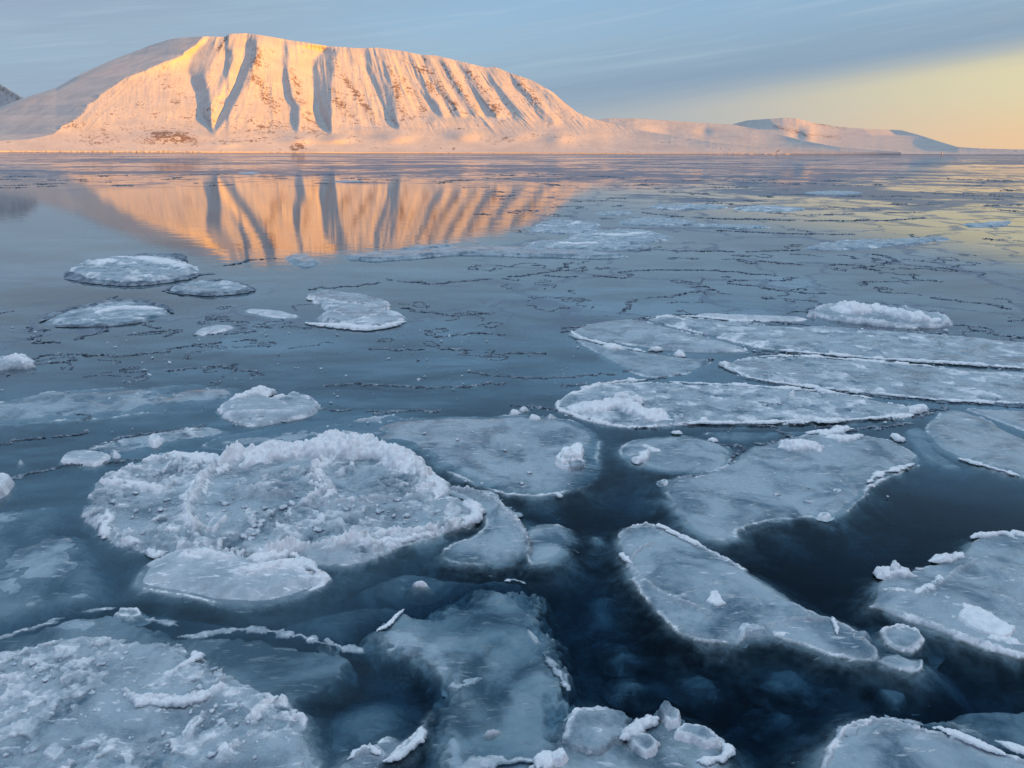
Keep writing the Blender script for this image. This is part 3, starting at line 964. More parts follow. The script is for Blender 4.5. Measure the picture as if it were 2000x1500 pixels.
slab(A, [(478, 1005), (490, 998), (500, 1025), (495, 1035), (482, 1020)], z0=.045, thick=.04, tilt=(.4, .1), seed=5)
slab(A, [(330, 905), (370, 903), (390, 920), (350, 925)], z0=.05, thick=.03, tilt=(.1, .2), seed=6)
slab(A, [(560, 1000), (600, 990), (625, 1010), (605, 1040), (565, 1035)], z0=.03, thick=.03, tilt=(-.1, .1), seed=7)
slab(A, [(205, 1002), (215, 1000), (222, 1020), (215, 1052), (200, 1050)], z0=.02, thick=.06, tilt=(.1, .1), seed=17, mat=M_SNOW)
slab(A, [(165, 1022), (190, 1007), (215, 1004), (210, 1020), (185, 1030)], z0=-.01, thick=.03, tilt=(.05, .1), seed=18)
q = scatter_in([(190, 950), (330, 915), (450, 925), (600, 960), (830, 985), (900, 1010), (700, 1075), (560, 1080), (430, 1060), (250, 1065)], 200, 5)
g_ = np.random.default_rng(4)
big = g_.uniform(0, 1, len(q)) ** 3
blobs('ice_rubble', [(a[0], a[1], .032) for a in q], .008 + .030 * big, M_BLOCK, A, sub=2, squash=(.3, .6), rough=.5, seed=31)['kind'] = 'stuff'

B = floe('smooth tilted pale slab lying awash against the front of the lumpy round floe',
    [(250, 1140), (290, 1095), (370, 1062), (430, 1062), (520, 1088), (600, 1098), (655, 1135), (600, 1160), (520, 1185), (440, 1185), (350, 1165), (280, 1155)],
    top=.05, edge=.22, slope=.45, wob=.02, und=.014, und_s=.7, frost=.52,
    marks=[([(480, 1128), (530, 1118), (580, 1108), (630, 1128)], .07, .045, .6), ([(370, 1095), (410, 1088), (450, 1100)], .06, .03, .45), ([(300, 1100), (370, 1068), (430, 1068)], .04, .02, .2)])
ridge(B, [(492, 1128), (540, 1116), (590, 1108), (625, 1122)], r=.022, width=.07, z=.055, stack=2, seed=22)

floe('dark translucent ledge showing under the pale slab by the crusted floe',
    [(235, 1185), (260, 1155), (340, 1165), (440, 1180), (540, 1185), (500, 1215), (400, 1222), (340, 1218), (280, 1205)], top=-.075, edge=.15, slope=.5, und=.02, frost=.1)

C = floe('grey glazed floe edged with a crooked crust at the tip of the crusted round floe',
    [(860, 950), (935, 953), (975, 980), (1005, 1010), (1032, 1050), (1038, 1085), (1000, 1102), (900, 1105), (850, 1085), (880, 1060), (930, 1045), (955, 1012), (900, 975)],
    top=.012, edge=.12, slope=.35, und=.03, und_s=.6, frost=.12,
    marks=[([(870, 960), (920, 965), (960, 980), (1000, 1015), (1030, 1050), (1036, 1080)], .04, .05, .45), ([(930, 1060), (990, 1075)], .12, .01, .15)])
ridge(C, [(940, 960), (968, 985), (985, 1003), (1008, 1022), (1030, 1050)], r=.026, width=.06, z=.02, stack=2, seed=23, mat=M_BLOCK)
ridge(C, [(865, 958), (900, 970), (930, 985)], r=.022, width=.05, z=.02, stack=1, seed=24, mat=M_BLOCK)
floe('small rounded floe tongue touching the open lead beside the crusted tip',
    [(1030, 1030), (1090, 1020), (1122, 1038), (1112, 1070), (1085, 1102), (1035, 1108), (1018, 1080)], top=.004, edge=.10, slope=.4, und=.02, frost=.08,
    marks=[([(1040, 1026), (1090, 1022), (1120, 1038)], .02, .01, .3)])

D = floe('broad smooth blue-grey floe carrying one upright block of white ice',
    [(690, 835), (800, 812), (920, 812), (1050, 808), (1130, 822), (1175, 850), (1170, 885), (1178, 915), (1165, 945), (1080, 968), (1000, 970), (940, 952), (880, 928), (830, 890), (770, 865)],
    top=.014, edge=.25, slope=.30, wob=.04, und=.022, und_s=.9, frost=.20,
    marks=[([(740, 800), (860, 830), (980, 850)], .25, .006, .12), ([(880, 925), (980, 965), (1080, 968), (1160, 945)], .03, .008, .25)])
slab(D, [(1085, 900), (1100, 878), (1120, 875), (1115, 905), (1095, 915)], z0=.02, thick=.06, tilt=(.2, -.3), mat=M_SNOW, seed=4)
slab(D, [(1112, 880), (1135, 873), (1140, 900), (1118, 912)], z0=.02, thick=.08, tilt=(-.3, .2), mat=M_SNOW, seed=5)
slab(D, [(1110, 905), (1145, 900), (1140, 918), (1112, 922)], z0=.01, thick=.07, tilt=(-.1, -.3), seed=6)
slab(D, [(1080, 905), (1105, 900), (1115, 918), (1090, 915)], z0=.01, thick=.06, tilt=(.1, -.2), seed=9)
ridge(D, [(1095, 905), (1115, 900), (1132, 905)], r=.04, width=.06, z=.05, stack=4, seed=26)
ridge(D, [(1088, 968), (1096, 966)], r=.02, width=.02, z=.0, seed=27)
floe('pale film of young ice spreading between the crusted floe and the broken plate',
    [(430, 850), (560, 828), (690, 808), (780, 808), (860, 850), (800, 875), (690, 868), (560, 875), (440, 882), (380, 872)], top=.006, edge=.3, slope=.25, und=.026, und_s=.6, frost=.16,
    marks=[([(700, 822), (760, 812), (810, 800)], .04, .02, .5), ([(672, 845), (700, 850)], .04, .02, .5)])

E1 = floe('long streaky sheet of young ice beyond the broken plate at the picture edge',
    [(-120, 800), (0, 785), (80, 765), (250, 755), (420, 748), (500, 765), (480, 785), (380, 800), (240, 812), (100, 826), (0, 832), (-120, 840)],
    top=.008, edge=.4, slope=.2, und=.035, und_s=.5, frost=.18, wob=.1)
Fp = floe('broken plate of ice with a jagged white crest behind the crusted floe',
    [(420, 800), (450, 785), (500, 774), (540, 780), (590, 778), (622, 790), (628, 808), (580, 822), (530, 830), (485, 838), (440, 824)],
    top=.045, edge=.07, slope=.8, und=.03, und_s=.3, frost=.42,
    marks=[([(455, 782), (500, 778), (525, 775)], .06, .06, .6), ([(540, 785), (580, 775), (615, 790)], .05, .05, .6), ([(440, 815), (500, 812), (570, 812)], .06, .03, .35)])
ridge(Fp, [(455, 786), (480, 780), (510, 770), (525, 778)], r=.05, width=.08, z=.04, stack=3, seed=29)
slab(Fp, [(540, 790), (575, 773), (612, 785), (625, 800), (580, 800)], z0=.05, thick=.03, tilt=(0, .18), seed=8)
slab(Fp, [(425, 800), (470, 795), (560, 808), (520, 825), (450, 820)], z0=.03, thick=.03, tilt=(.02, -.1), seed=9)
G = floe('pointed white plate trailing a line of small lumps left of the round floe',
    [(112, 905), (125, 888), (170, 880), (215, 888), (220, 896), (192, 914), (160, 910)], top=.045, edge=.06, slope=.6, frost=.5, und=.012)
floe('low strip of lumpy slush running from the pointed white plate to the broken plate',
    [(150, 880), (250, 850), (380, 832), (450, 838), (440, 850), (330, 862), (280, 885), (200, 892)], top=.012, edge=.15, slope=.3, und=.02, pop=.03, pop_s=.09, frost=.22)
Gl = floe('rounded knob of ice standing in the lumpy slush strip', [(285, 866), (290, 853), (310, 850), (322, 860), (315, 875), (295, 876)], top=.055, edge=.06, slope=.8, pop=.03, frost=.45, cat='ice lump', name='ice_lump')
floe('small lump of ice at the end of the pointed white plate', [(212, 892), (222, 882), (238, 885), (240, 895), (225, 898)], top=.06, edge=.05, slope=.8, pop=.02, frost=.5, cat='ice lump', name='ice_lump')
floe('white wedge of ice jutting in at the left border beside dark water', [(-60, 935), (0, 942), (34, 943), (20, 962), (0, 980), (-60, 990)], top=.10, edge=.05, slope=1.5, frost=.75)
floe('small grey ball of ice alone in the young ice near the left border', [(33, 905), (36, 899), (46, 899), (49, 904), (44, 908), (37, 908)], top=.025, edge=.03, slope=1.5, frost=.4, cat='ice lump', name='ice_lump')

# left: sheet of young ice with fine ridges
floe('dark sheet of thin ice ribbed with fine scratches beside the crusted floe',
    [(-150, 990), (0, 985), (120, 960), (170, 1000), (190, 1060), (250, 1100), (240, 1180), (120, 1205), (0, 1240), (-150, 1260)],
    top=-.002, edge=.3, slope=.3, wob=.12, und=.030, und_s=.45, frost=.05)
S2 = floe('thin dark sheet of ice with a rough pale ridge along its back edge',
    [(-200, 1262), (0, 1240), (70, 1225), (130, 1205), (220, 1190), (290, 1212), (350, 1225), (400, 1240), (470, 1228), (560, 1240), (640, 1255), (715, 1275), (700, 1320), (640, 1370), (560, 1400), (300, 1400), (0, 1340), (-200, 1340)],
    top=-.012, edge=.10, slope=.9, wob=.11, und=.022, und_s=.6, frost=.05)
ridge(S2, [(-40, 1262), (20, 1240), (80, 1222), (130, 1203)], r=.024, width=.04, z=0.0, stack=2, seed=33, mat=M_BLOCK)
ridge(S2, [(160, 1196), (190, 1190), (225, 1188)], r=.016, width=.03, z=0.0, stack=1, seed=34, mat=M_BLOCK)
ridge(S2, [(285, 1210), (310, 1212), (335, 1218), (350, 1222)], r=.014, width=.02, z=0.0, stack=1, seed=35, mat=M_BLOCK)
ridge(S2, [(350, 1245), (400, 1240), (450, 1228), (485, 1228), (560, 1238), (600, 1244), (640, 1258)], r=.015, width=.03, z=0.0, stack=1, seed=36, mat=M_BLOCK)
ridge(S2, [(640, 1256), (680, 1266), (715, 1275)], r=.015, width=.02, z=0.0, stack=1, seed=37, mat=M_BLOCK)
slab(S2, [(218, 1200), (235, 1185), (270, 1186), (283, 1200), (255, 1207)], z0=-.01, thick=.035, tilt=(0, .1), seed=12)
slab(S2, [(627, 1250), (640, 1243), (655, 1255), (645, 1265)], z0=-.01, thick=.04, tilt=(.2, .1), seed=13)

N_ = floe('big waterlogged floe in the near left corner covered with knobbly slush',
    [(-250, 1280), (0, 1268), (120, 1246), (280, 1240), (370, 1262), (420, 1290), (500, 1330), (565, 1370), (600, 1400), (615, 1450), (625, 1520), (600, 1620), (-250, 1620)],
    top=.022, edge=.12, slope=.6, wob=.05, und=.022, und_s=.35, pop=.034, pop_s=.06, frost=.34,
    marks=[([(240, 1360), (275, 1378), (320, 1380), (360, 1378), (400, 1372), (425, 1352)], .022, .04, .7), ([(485, 1420), (520, 1385), (540, 1370)], .022, .04, .7),
           ([(360, 1448), (380, 1418), (395, 1402)], .025, .03, .5), ([(0, 1340), (40, 1325)], .03, .03, .5), ([(430, 1490), (450, 1465)], .03, .04, .6), ([(560, 1402), (580, 1408)], .03, .03, .5)])
ridge(N_, [(245, 1362), (275, 1378), (320, 1382), (360, 1378), (400, 1370), (428, 1352)], r=.018, width=.03, z=.04, stack=2, seed=41)
ridge(N_, [(487, 1420), (505, 1402), (525, 1380), (540, 1370)], r=.017, width=.022, z=.04, stack=2, seed=42)
ridge(N_, [(345, 1310), (370, 1300), (398, 1280)], r=.016, width=.03, z=.03, stack=2, seed=43)
ridge(N_, [(362, 1446), (380, 1420), (392, 1404)], r=.016, width=.03, z=.03, stack=2, seed=44)
ridge(N_, [(425, 1480), (450, 1462)], r=.02, width=.03, z=.03, stack=2, seed=45)
q = scatter_in([(0, 1290), (280, 1260), (420, 1310), (540, 1370), (590, 1440), (600, 1500), (0, 1500)], 260, 8)
blobs('ice_rubble', [(a[0], a[1], .022) for a in q], .005 + .016 * g_.uniform(0, 1, len(q)) ** 3, M_BLOCK, N_, sub=2, squash=(.3, .6), rough=.5, seed=51)['kind'] = 'stuff'

# ---- middle foreground: cloudy sheet
AD = floe('cloudy sheet of ice half under water with a ragged rim against the open lead',
    [(700, 1215), (760, 1190), (840, 1185), (880, 1150), (960, 1125), (1030, 1140), (1075, 1180), (1085, 1230), (1112, 1290), (1132, 1350), (1112, 1400), (1125, 1460), (1130, 1600), (850, 1600), (832, 1440), (842, 1350), (836, 1300), (760, 1290), (700, 1260)],
    top=-.004, edge=.16, slope=.6, wob=.12, und=.06, und_s=.65, frost=.08, deep=.35,
    marks=[([(1000, 1140), (1050, 1160), (1068, 1220), (1100, 1290), (1120, 1350), (1105, 1410)], .05, .05, .25)])
slab(AD, [(872, 1338), (890, 1325), (930, 1320), (948, 1318), (925, 1335), (890, 1345)], z0=-.012, thick=.03, tilt=(0, .08), mat=M_BLOCK, seed=14)
slab(AD, [(1030, 1222), (1040, 1232), (1058, 1250), (1048, 1256), (1034, 1240)], z0=-.015, thick=.035, tilt=(0, .1), seed=15)
slab(AD, [(740, 1232), (765, 1212), (785, 1192), (800, 1196), (780, 1215)], z0=-.022, thick=.03, tilt=(.1, .15), seed=16)
ridge(AD, [(1065, 1275), (1080, 1300), (1100, 1325), (1110, 1350)], r=.010, width=.02, z=0.0, seed=61, mat=M_BLOCK, gaps=.3)
ridge(AD, [(735, 1234), (760, 1222), (778, 1200), (790, 1192)], r=.008, width=.008, z=.01, stack=1, seed=62)
ridge(AD, [(985, 1135), (1000, 1130), (1030, 1140)], r=.008, width=.02, z=0.0, seed=63, mat=M_BLOCK)
slab(AD, [(802, 1222), (812, 1218), (820, 1226), (812, 1233)], z0=-.02, thick=.035, seed=18)
floe('thin brownish chip of ice floating alone on dark water between the floes', [(798, 1144), (815, 1138), (835, 1142), (842, 1146), (818, 1149)], top=.02, edge=.02, slope=1, frost=.5, wob=.008, und=.003, cat='ice chip', name='ice_chip')
floe('thin tapered chip of ice floating low on the cloudy sheet', [(938, 1432), (955, 1427), (985, 1428), (965, 1437), (950, 1440)], top=.03, edge=.02, slope=1, frost=.6, wob=.008, und=.003, cat='ice chip', name='ice_chip')
BL = floe('small floe around a hollow with a curled bright rim at the bottom border',
    [(640, 1520), (665, 1475), (720, 1455), (740, 1435), (770, 1430), (800, 1440), (835, 1395), (845, 1380), (835, 1440), (815, 1470), (770, 1492), (720, 1520), (700, 1600), (640, 1600)],
    top=.015, edge=.07, slope=.5, und=.02, und_s=.3, frost=.3, wob=.03,
    marks=[([(690, 1480), (715, 1462), (735, 1468), (750, 1480)], .02, .03, .5), ([(770, 1478), (800, 1455), (828, 1425)], .02, .03, .8)])
ridge(BL, [(752, 1492), (780, 1478), (805, 1460), (830, 1440), (822, 1425)], r=.014, width=.018, z=.02, stack=2, seed=64)
ridge(BL, [(680, 1490), (700, 1470), (725, 1462), (745, 1478)], r=.010, width=.015, z=.02, stack=1, seed=65)
floe('grey veil of submerged ice beneath the curled bright rim', [(560, 1400), (640, 1330), (740, 1310), (838, 1330), (845, 1400), (850, 1600), (600, 1600)], top=-.04, edge=.35, slope=.3, und=.04, und_s=.4, frost=.05)

# ---- bottom centre
AC = floe('floe by the bottom border heaped with plates and lumps of ice on its far edge',
    [(1095, 1445), (1105, 1415), (1122, 1392), (1150, 1375), (1200, 1388), (1240, 1410), (1290, 1398), (1340, 1405), (1390, 1435), (1425, 1465), (1430, 1490), (1400, 1520), (1380, 1600), (1000, 1600), (1020, 1500), (1060, 1480)],
    top=.010, edge=.08, slope=.6, und=.025, und_s=.3, frost=.22, wob=.03)
slab(AC, [(1100, 1452), (1108, 1408), (1125, 1392), (1180, 1388), (1225, 1400), (1230, 1440), (1200, 1455), (1165, 1478), (1130, 1465)], z0=.02, thick=.045, tilt=(.02, .04), seed=21)
slab(AC, [(1222, 1442), (1240, 1438), (1270, 1442), (1288, 1455), (1278, 1475), (1262, 1482), (1240, 1470)], z0=.025, thick=.04, tilt=(0, .05), seed=22)
slab(AC, [(1285, 1402), (1292, 1385), (1305, 1387), (1328, 1402), (1330, 1420), (1308, 1428)], z0=.03, thick=.07, tilt=(.1, .1), seed=23)
slab(AC, [(1316, 1445), (1330, 1418), (1380, 1430), (1408, 1448), (1410, 1460), (1380, 1462), (1345, 1450)], z0=.03, thick=.04, tilt=(.02, -.05), seed=24)
slab(AC, [(1075, 1482), (1100, 1470), (1110, 1485), (1095, 1498), (1075, 1500)], z0=.03, thick=.05, mat=M_SNOW, seed=25)
ridge(AC, [(1215, 1455), (1235, 1435), (1255, 1420), (1285, 1412)], r=.018, width=.035, z=.035, stack=3, seed=66)
ridge(AC, [(1410, 1455), (1425, 1468), (1415, 1485), (1385, 1492), (1362, 1490)], r=.014, width=.02, z=.02, stack=2, seed=67)
ridge(AC, [(900, 1500), (960, 1485), (1020, 1480), (1080, 1490)], r=.018, width=.05, z=.0, stack=2, seed=68, mat=M_BLOCK)
ridge(AC, [(1085, 1478), (1060, 1490), (1050, 1502)], r=.02, width=.03, z=.02, stack=2, seed=69)

# ---- bottom right
AB = floe('dark sunken sheet of ice behind the rimmed floe in the near right corner',
    [(1775, 1385), (1800, 1385), (1860, 1368), (1930, 1355), (1985, 1366), (2100, 1350), (2150, 1480), (1950, 1470), (1850, 1425), (1780, 1410)], top=-.035, edge=.1, slope=.6, und=.02, und_s=.4, frost=.05,
    marks=[([(1790, 1395), (1850, 1408), (1900, 1420)], .06, .03, .2)])
AA = floe('rounded floe in the near right corner ringed by a thin bright rim',
    [(1600, 1620), (1600, 1500), (1608, 1462), (1632, 1432), (1665, 1408), (1700, 1402), (1780, 1415), (1850, 1430), (1930, 1455), (2000, 1485), (2120, 1510), (2120, 1620)],
    top=.014, edge=.08, slope=.5, und=.018, und_s=.5, frost=.16, wob=.02,
    marks=[([(1612, 1500), (1622, 1455), (1660, 1425), (1720, 1412), (1790, 1425), (1850, 1438), (1920, 1462), (2000, 1495)], .018, .03, .5), ([(1700, 1440), (1740, 1425), (1790, 1428)], .02, .012, .2)])
ridge(AA, [(1825, 1428), (1870, 1442), (1930, 1470), (1960, 1480)], r=.012, width=.02, z=.03, stack=2, seed=70)
ridge(AA, [(1640, 1440), (1665, 1425), (1690, 1420)], r=.014, width=.03, z=.02, stack=2, seed=71, mat=M_BLOCK)
ridge(AA, [(1945, 1455), (1980, 1470), (2030, 1485)], r=.012, width=.018, z=.03, stack=2, seed=72)
ridge(AA, [(1800, 1420), (1760, 1412), (1720, 1408)], r=.008, width=.015, z=.02, stack=1, seed=73, mat=M_BLOCK)

# ---- right: big floe with crusts
Z = floe('large pale floe at the right border with white blocks along its far edge',
    [(1690, 1182), (1700, 1165), (1712, 1125), (1780, 1118), (1820, 1100), (1880, 1082), (1892, 1048), (1960, 1040), (2060, 1045), (2250, 1060), (2250, 1340), (2060, 1300), (2000, 1290), (1900, 1262), (1800, 1225), (1725, 1200)],
    top=.02, edge=.07, slope=.55, und=.014, und_s=.6, frost=.24, wob=.025,
    marks=[([(1700, 1185), (1770, 1205), (1860, 1240), (1940, 1265), (2000, 1285)], .025, .018, .45), ([(1800, 1165), (1840, 1140), (1870, 1120), (1900, 1100)], .02, .02, .35), ([(1930, 1110), (1990, 1135)], .05, .01, .25),
           ([(1930, 1160), (1975, 1180)], .04, .012, .25), ([(1720, 1158), (1760, 1157), (1780, 1163)], .015, .015, .4)])
slab(Z, [(1868, 1215), (1880, 1188), (1915, 1195), (1950, 1218), (1978, 1232), (1982, 1252), (1950, 1252), (1900, 1238)], z0=.02, thick=.06, tilt=(-.03, .06), mat=M_SNOW, seed=31)
ridge(Z, [(1712, 1132), (1735, 1122), (1762, 1128), (1788, 1130)], r=.032, width=.05, z=.03, stack=3, seed=81)
ridge(Z, [(1738, 1120), (1750, 1122)], r=.036, width=.04, z=.06, stack=4, seed=82)
ridge(Z, [(1815, 1102), (1840, 1098), (1880, 1086)], r=.022, width=.025, z=.03, stack=2, seed=83)
ridge(Z, [(1893, 1054), (1925, 1048), (1960, 1046), (1985, 1058)], r=.026, width=.03, z=.03, stack=2, seed=84)
ridge(Z, [(1960, 1044), (2020, 1050), (2080, 1056)], r=.022, width=.03, z=.02, stack=2, seed=85)
ridge(Z, [(1785, 1165), (1815, 1150), (1838, 1140), (1830, 1128)], r=.014, width=.02, z=.03, stack=2, seed=86)
ridge(Z, [(1722, 1157), (1755, 1156), (1775, 1162)], r=.011, width=.01, z=.025, stack=1, seed=87)
ridge(Z, [(1930, 1250), (1960, 1252), (1990, 1262)], r=.016, width=.03, z=.02, stack=1, seed=88)

# ---- long oval floe
Yf = floe('long oval floe slanting through the open lead with a small white block on it',
    [(1205, 1075), (1200, 1045), (1215, 1028), (1260, 1020), (1300, 1035), (1345, 1052), (1400, 1080), (1440, 1100), (1490, 1130), (1540, 1165), (1590, 1195), (1645, 1212), (1690, 1240), (1725, 1272), (1715, 1298), (1630, 1284), (1550, 1255), (1480, 1248),
     (1440, 1258), (1380, 1258), (1330, 1245), (1300, 1220), (1260, 1175), (1230, 1135)],
    top=.020, edge=.09, slope=.5, und=.012, und_s=.7, frost=.18, wob=.025,
    marks=[([(1212, 1030), (1262, 1022), (1310, 1042), (1360, 1065), (1420, 1092), (1460, 1112)], .018, .02, .3), ([(1215, 1090), (1232, 1108), (1260, 1145), (1330, 1180), (1380, 1200)], .022, .018, .4),
           ([(1232, 1100), (1245, 1078), (1275, 1065)], .014, .018, .35), ([(1440, 1255), (1470, 1225), (1520, 1225), (1560, 1210), (1625, 1215)], .02, .018, .3)])
ridge(Yf, [(1300, 1038), (1325, 1048), (1350, 1062), (1372, 1072)], r=.015, width=.02, z=.025, stack=2, seed=91)
ridge(Yf, [(1280, 1030), (1310, 1040)], r=.018, width=.01, z=.03, stack=1, seed=92)
ridge(Yf, [(1212, 1085), (1222, 1098), (1236, 1104)], r=.013, width=.015, z=.025, stack=2, seed=93)
ridge(Yf, [(1625, 1212), (1632, 1228), (1635, 1245)], r=.009, width=.006, z=.03, stack=1, seed=94)
slab(Yf, [(1378, 1180), (1386, 1162), (1402, 1160), (1410, 1175), (1418, 1185), (1400, 1190)], z0=.02, thick=.045, tilt=(0, .05), mat=M_SNOW, seed=32)
slab(Yf, [(1440, 1235), (1448, 1222), (1480, 1225), (1500, 1232), (1460, 1240), (1452, 1252)], z0=.02, thick=.028, tilt=(0, .1), mat=M_BLOCK, seed=33)
slab(Yf, [(1500, 1225), (1515, 1212), (1550, 1212), (1562, 1225), (1550, 1242), (1510, 1242)], z0=.015, thick=.018, seed=34)
slab(Yf, [(1535, 1190), (1560, 1182), (1580, 1198), (1570, 1208), (1545, 1205)], z0=.018, thick=.018, seed=35)
floe('submerged shelf of the long oval floe glimmering beneath dark water',
    [(1400, 1070), (1450, 1090), (1560, 1150), (1680, 1215), (1720, 1240), (1700, 1270), (1640, 1225), (1520, 1160)], top=-.13, edge=.15, slope=.5, und=.03, frost=.1)
floe('round pancake at the tip of the long oval floe', [(1708, 1240), (1722, 1224), (1765, 1220), (1795, 1232), (1803, 1252), (1790, 1268), (1772, 1278), (1735, 1268)], top=.018, edge=.05, slope=1.0, frost=.2, dish=.01, und=.006,
    marks=[([(1715, 1236), (1740, 1224), (1775, 1224), (1800, 1245), (1798, 1262), (1778, 1276)], .014, .02, .5)], name='pancake_ice', cat='pancake ice')
floe('wedge-shaped pale fragment just below the round pancake', [(1700, 1290), (1740, 1272), (1775, 1284), (1803, 1284), (1798, 1305), (1780, 1316), (1740, 1312)], top=.014, edge=.06, slope=.6, frost=.2, und=.008,
    marks=[([(1803, 1286), (1795, 1306), (1782, 1314)], .012, .018, .5)])
floe('small oval pancake between the long floe and the round pancake', [(1652, 1238), (1670, 1226), (1695, 1228), (1702, 1242), (1690, 1256), (1665, 1256)], top=.012, edge=.04, slope=.8, frost=.18, und=.006,
    marks=[([(1655, 1240), (1675, 1229), (1695, 1232), (1700, 1245)], .008, .01, .3)], name='pancake_ice', cat='pancake ice')
floe('cloudy sunken lump trailing below the wedge-shaped fragment', [(1700, 1315), (1760, 1320), (1788, 1335), (1782, 1362), (1750, 1370), (1720, 1345)], top=-.05, edge=.06, slope=.6, frost=.1, und=.03, und_s=.2)

# ---- middle right
Wf = floe('wide smooth floe curving round the dark lead with two white crusts near its far edge',
    [(1290, 950), (1300, 932), (1370, 925), (1430, 900), (1455, 875), (1520, 858), (1600, 842), (1680, 848), (1745, 858), (1790, 885), (1800, 905), (1745, 930), (1700, 950), (1685, 972), (1660, 1000), (1625, 1015), (1570, 1010), (1480, 1022), (1440, 1035), (1450, 1056), (1400, 1058), (1350, 1042), (1330, 1015), (1305, 985)],
    top=.022, edge=.14, slope=.35, und=.014, und_s=.8, frost=.20, wob=.03,
    marks=[([(1700, 950), (1740, 930), (1795, 908)], .025, .02, .4), ([(1655, 1000), (1685, 970), (1700, 950)], .02, .02, .4), ([(1530, 905), (1560, 900)], .04, .02, .3)])
ridge(Wf, [(1518, 880), (1545, 876), (1575, 874), (1602, 886)], r=.055, width=.09, z=.03, stack=3, seed=95)
ridge(Wf, [(1605, 852), (1640, 842), (1665, 840)], r=.03, width=.06, z=.03, stack=2, seed=96)
ridge(Wf, [(1615, 858), (1650, 862), (1685, 852)], r=.028, width=.06, z=.03, stack=2, seed=97)
ridge(Wf, [(1575, 848), (1620, 843)], r=.02, width=.03, z=.02, stack=1, seed=98)
ridge(Wf, [(1745, 852), (1762, 864)], r=.03, width=.02, z=.02, stack=2, seed=99)
ridge(Wf, [(1695, 945), (1710, 930), (1740, 922), (1785, 908)], r=.015, width=.03, z=.02, stack=1, seed=100, gaps=.35)
for i, (x, y, a, b) in enumerate([(1350, 1015, 9, 8), (1370, 1026, 8, 6), (1396, 1003, 7, 4), (1634, 961, 11, 4), (1297, 943, 8, 5), (1370, 935, 14, 4), (1610, 1008, 12, 5)]):
    slab(Wf, [(x + a * math.cos(k * .7854), y + b * math.sin(k * .7854)) for k in range(8)], z0=.024 if i > 1 else .0, thick=.01, seed=40 + i, name='ice_disc')
Vf = floe('small floe with a bright broken edge facing the narrow dark lead',
    [(1200, 885), (1215, 862), (1270, 852), (1330, 846), (1390, 856), (1440, 875), (1432, 905), (1400, 925), (1340, 928), (1290, 925), (1240, 908)],
    top=.016, edge=.16, slope=.35, und=.018, und_s=.7, frost=.18, wob=.03)
ridge(Vf, [(1245, 905), (1262, 890), (1278, 892)], r=.04, width=.06, z=.02, stack=3, seed=101)
ridge(Vf, [(1255, 872), (1275, 882), (1290, 886)], r=.022, width=.03, z=.02, stack=2, seed=102)
ridge(Vf, [(1312, 848), (1330, 846)], r=.02, width=.02, z=.02, stack=1, seed=103)
ridge(Vf, [(1385, 860), (1400, 864)], r=.022, width=.02, z=.02, stack=1, seed=104)
Uf = floe('long flat lens-shaped floe with a white snow crust heaped on its left end',
    [(1075, 795), (1110, 770), (1180, 752), (1250, 746), (1330, 752), (1450, 755), (1600, 765), (1700, 780), (1805, 802), (1790, 815), (1700, 822), (1560, 830), (1400, 830), (1320, 832), (1240, 840), (1170, 828), (1110, 812)],
    top=.035, edge=.12, slope=.6, und=.014, und_s=.7, frost=.34, wob=.04, lip=1.0, pop=.02, pop_s=.14,
    marks=[([(1090, 790), (1130, 765), (1200, 748), (1280, 744)], .04, .03, .35), ([(1310, 770), (1350, 762)], .05, .02, .4)])
ridge(Uf, [(1100, 802), (1150, 805), (1200, 795), (1240, 808), (1305, 828)], r=.07, width=.16, z=.03, stack=3, seed=105, sub=3, dens=.8)
ridge(Uf, [(1200, 790), (1225, 786), (1250, 796)], r=.06, width=.08, z=.08, stack=3, seed=106)
ridge(Uf, [(1095, 785), (1140, 764), (1190, 750), (1260, 744)], r=.028, width=.04, z=.03, stack=2, seed=107, gaps=.3)
ridge(Uf, [(1775, 808), (1790, 802), (1810, 800)], r=.045, width=.04, z=.03, stack=2, seed=108)
slab(Uf, [(1538, 778), (1545, 768), (1552, 770), (1552, 780)], z0=.03, thick=.07, seed=51)
ridge(Uf, [(1370, 824), (1380, 826)], r=.03, width=.03, z=.03, stack=1, seed=109)
for i, (x, y) in enumerate([(1005, 806), (1020, 800), (1045, 818), (1075, 815)]):
    floe(['low grey lump in the gap left of the lens-shaped floe', 'small white-topped lump beside the low grey lump', 'thin lump nearest the tip of the smooth floe', 'little lump touching the corner of the lens-shaped floe'][i],
         [(x - 14, y), (x - 4, y - 5), (x + 12, y - 3), (x + 14, y + 3), (x, y + 6)], top=.03, edge=.05, slope=.8, pop=.03, frost=.45, name='ice_lump', cat='ice lump')
Tf = floe('broad flat floe just beyond the lens-shaped one reaching the right border',
    [(1400, 715), (1440, 702), (1560, 695), (1700, 708), (1850, 720), (2000, 727), (2250, 740), (2250, 800), (2000, 790), (1850, 787), (1700, 770), (1560, 757), (1460, 740)],
    top=.035, edge=.15, slope=.6, und=.014, und_s=.8, frost=.34, wob=.06, lip=1.0, pop=.02, pop_s=.16)
ridge(Tf, [(1410, 712), (1425, 726), (1440, 730)], r=.05, width=.05, z=.03, stack=2, seed=110, gaps=.2)
Xf = floe('triangular hummocky floe at the right border beside the brownish open water',
    [(1800, 835), (1830, 805), (1850, 795), (1900, 805), (1960, 835), (2010, 862), (2150, 900), (2150, 960), (2000, 935), (1930, 918), (1870, 895), (1815, 868)], top=.022, edge=.14, slope=.4, und=.016, und_s=.5, frost=.22, wob=.03,
    marks=[([(1870, 897), (1930, 920), (2000, 935)], .03, .02, .4)])
ridge(Xf, [(1875, 898), (1920, 912), (1990, 930)], r=.018, width=.04, z=.02, stack=1, seed=111, gaps=.35)
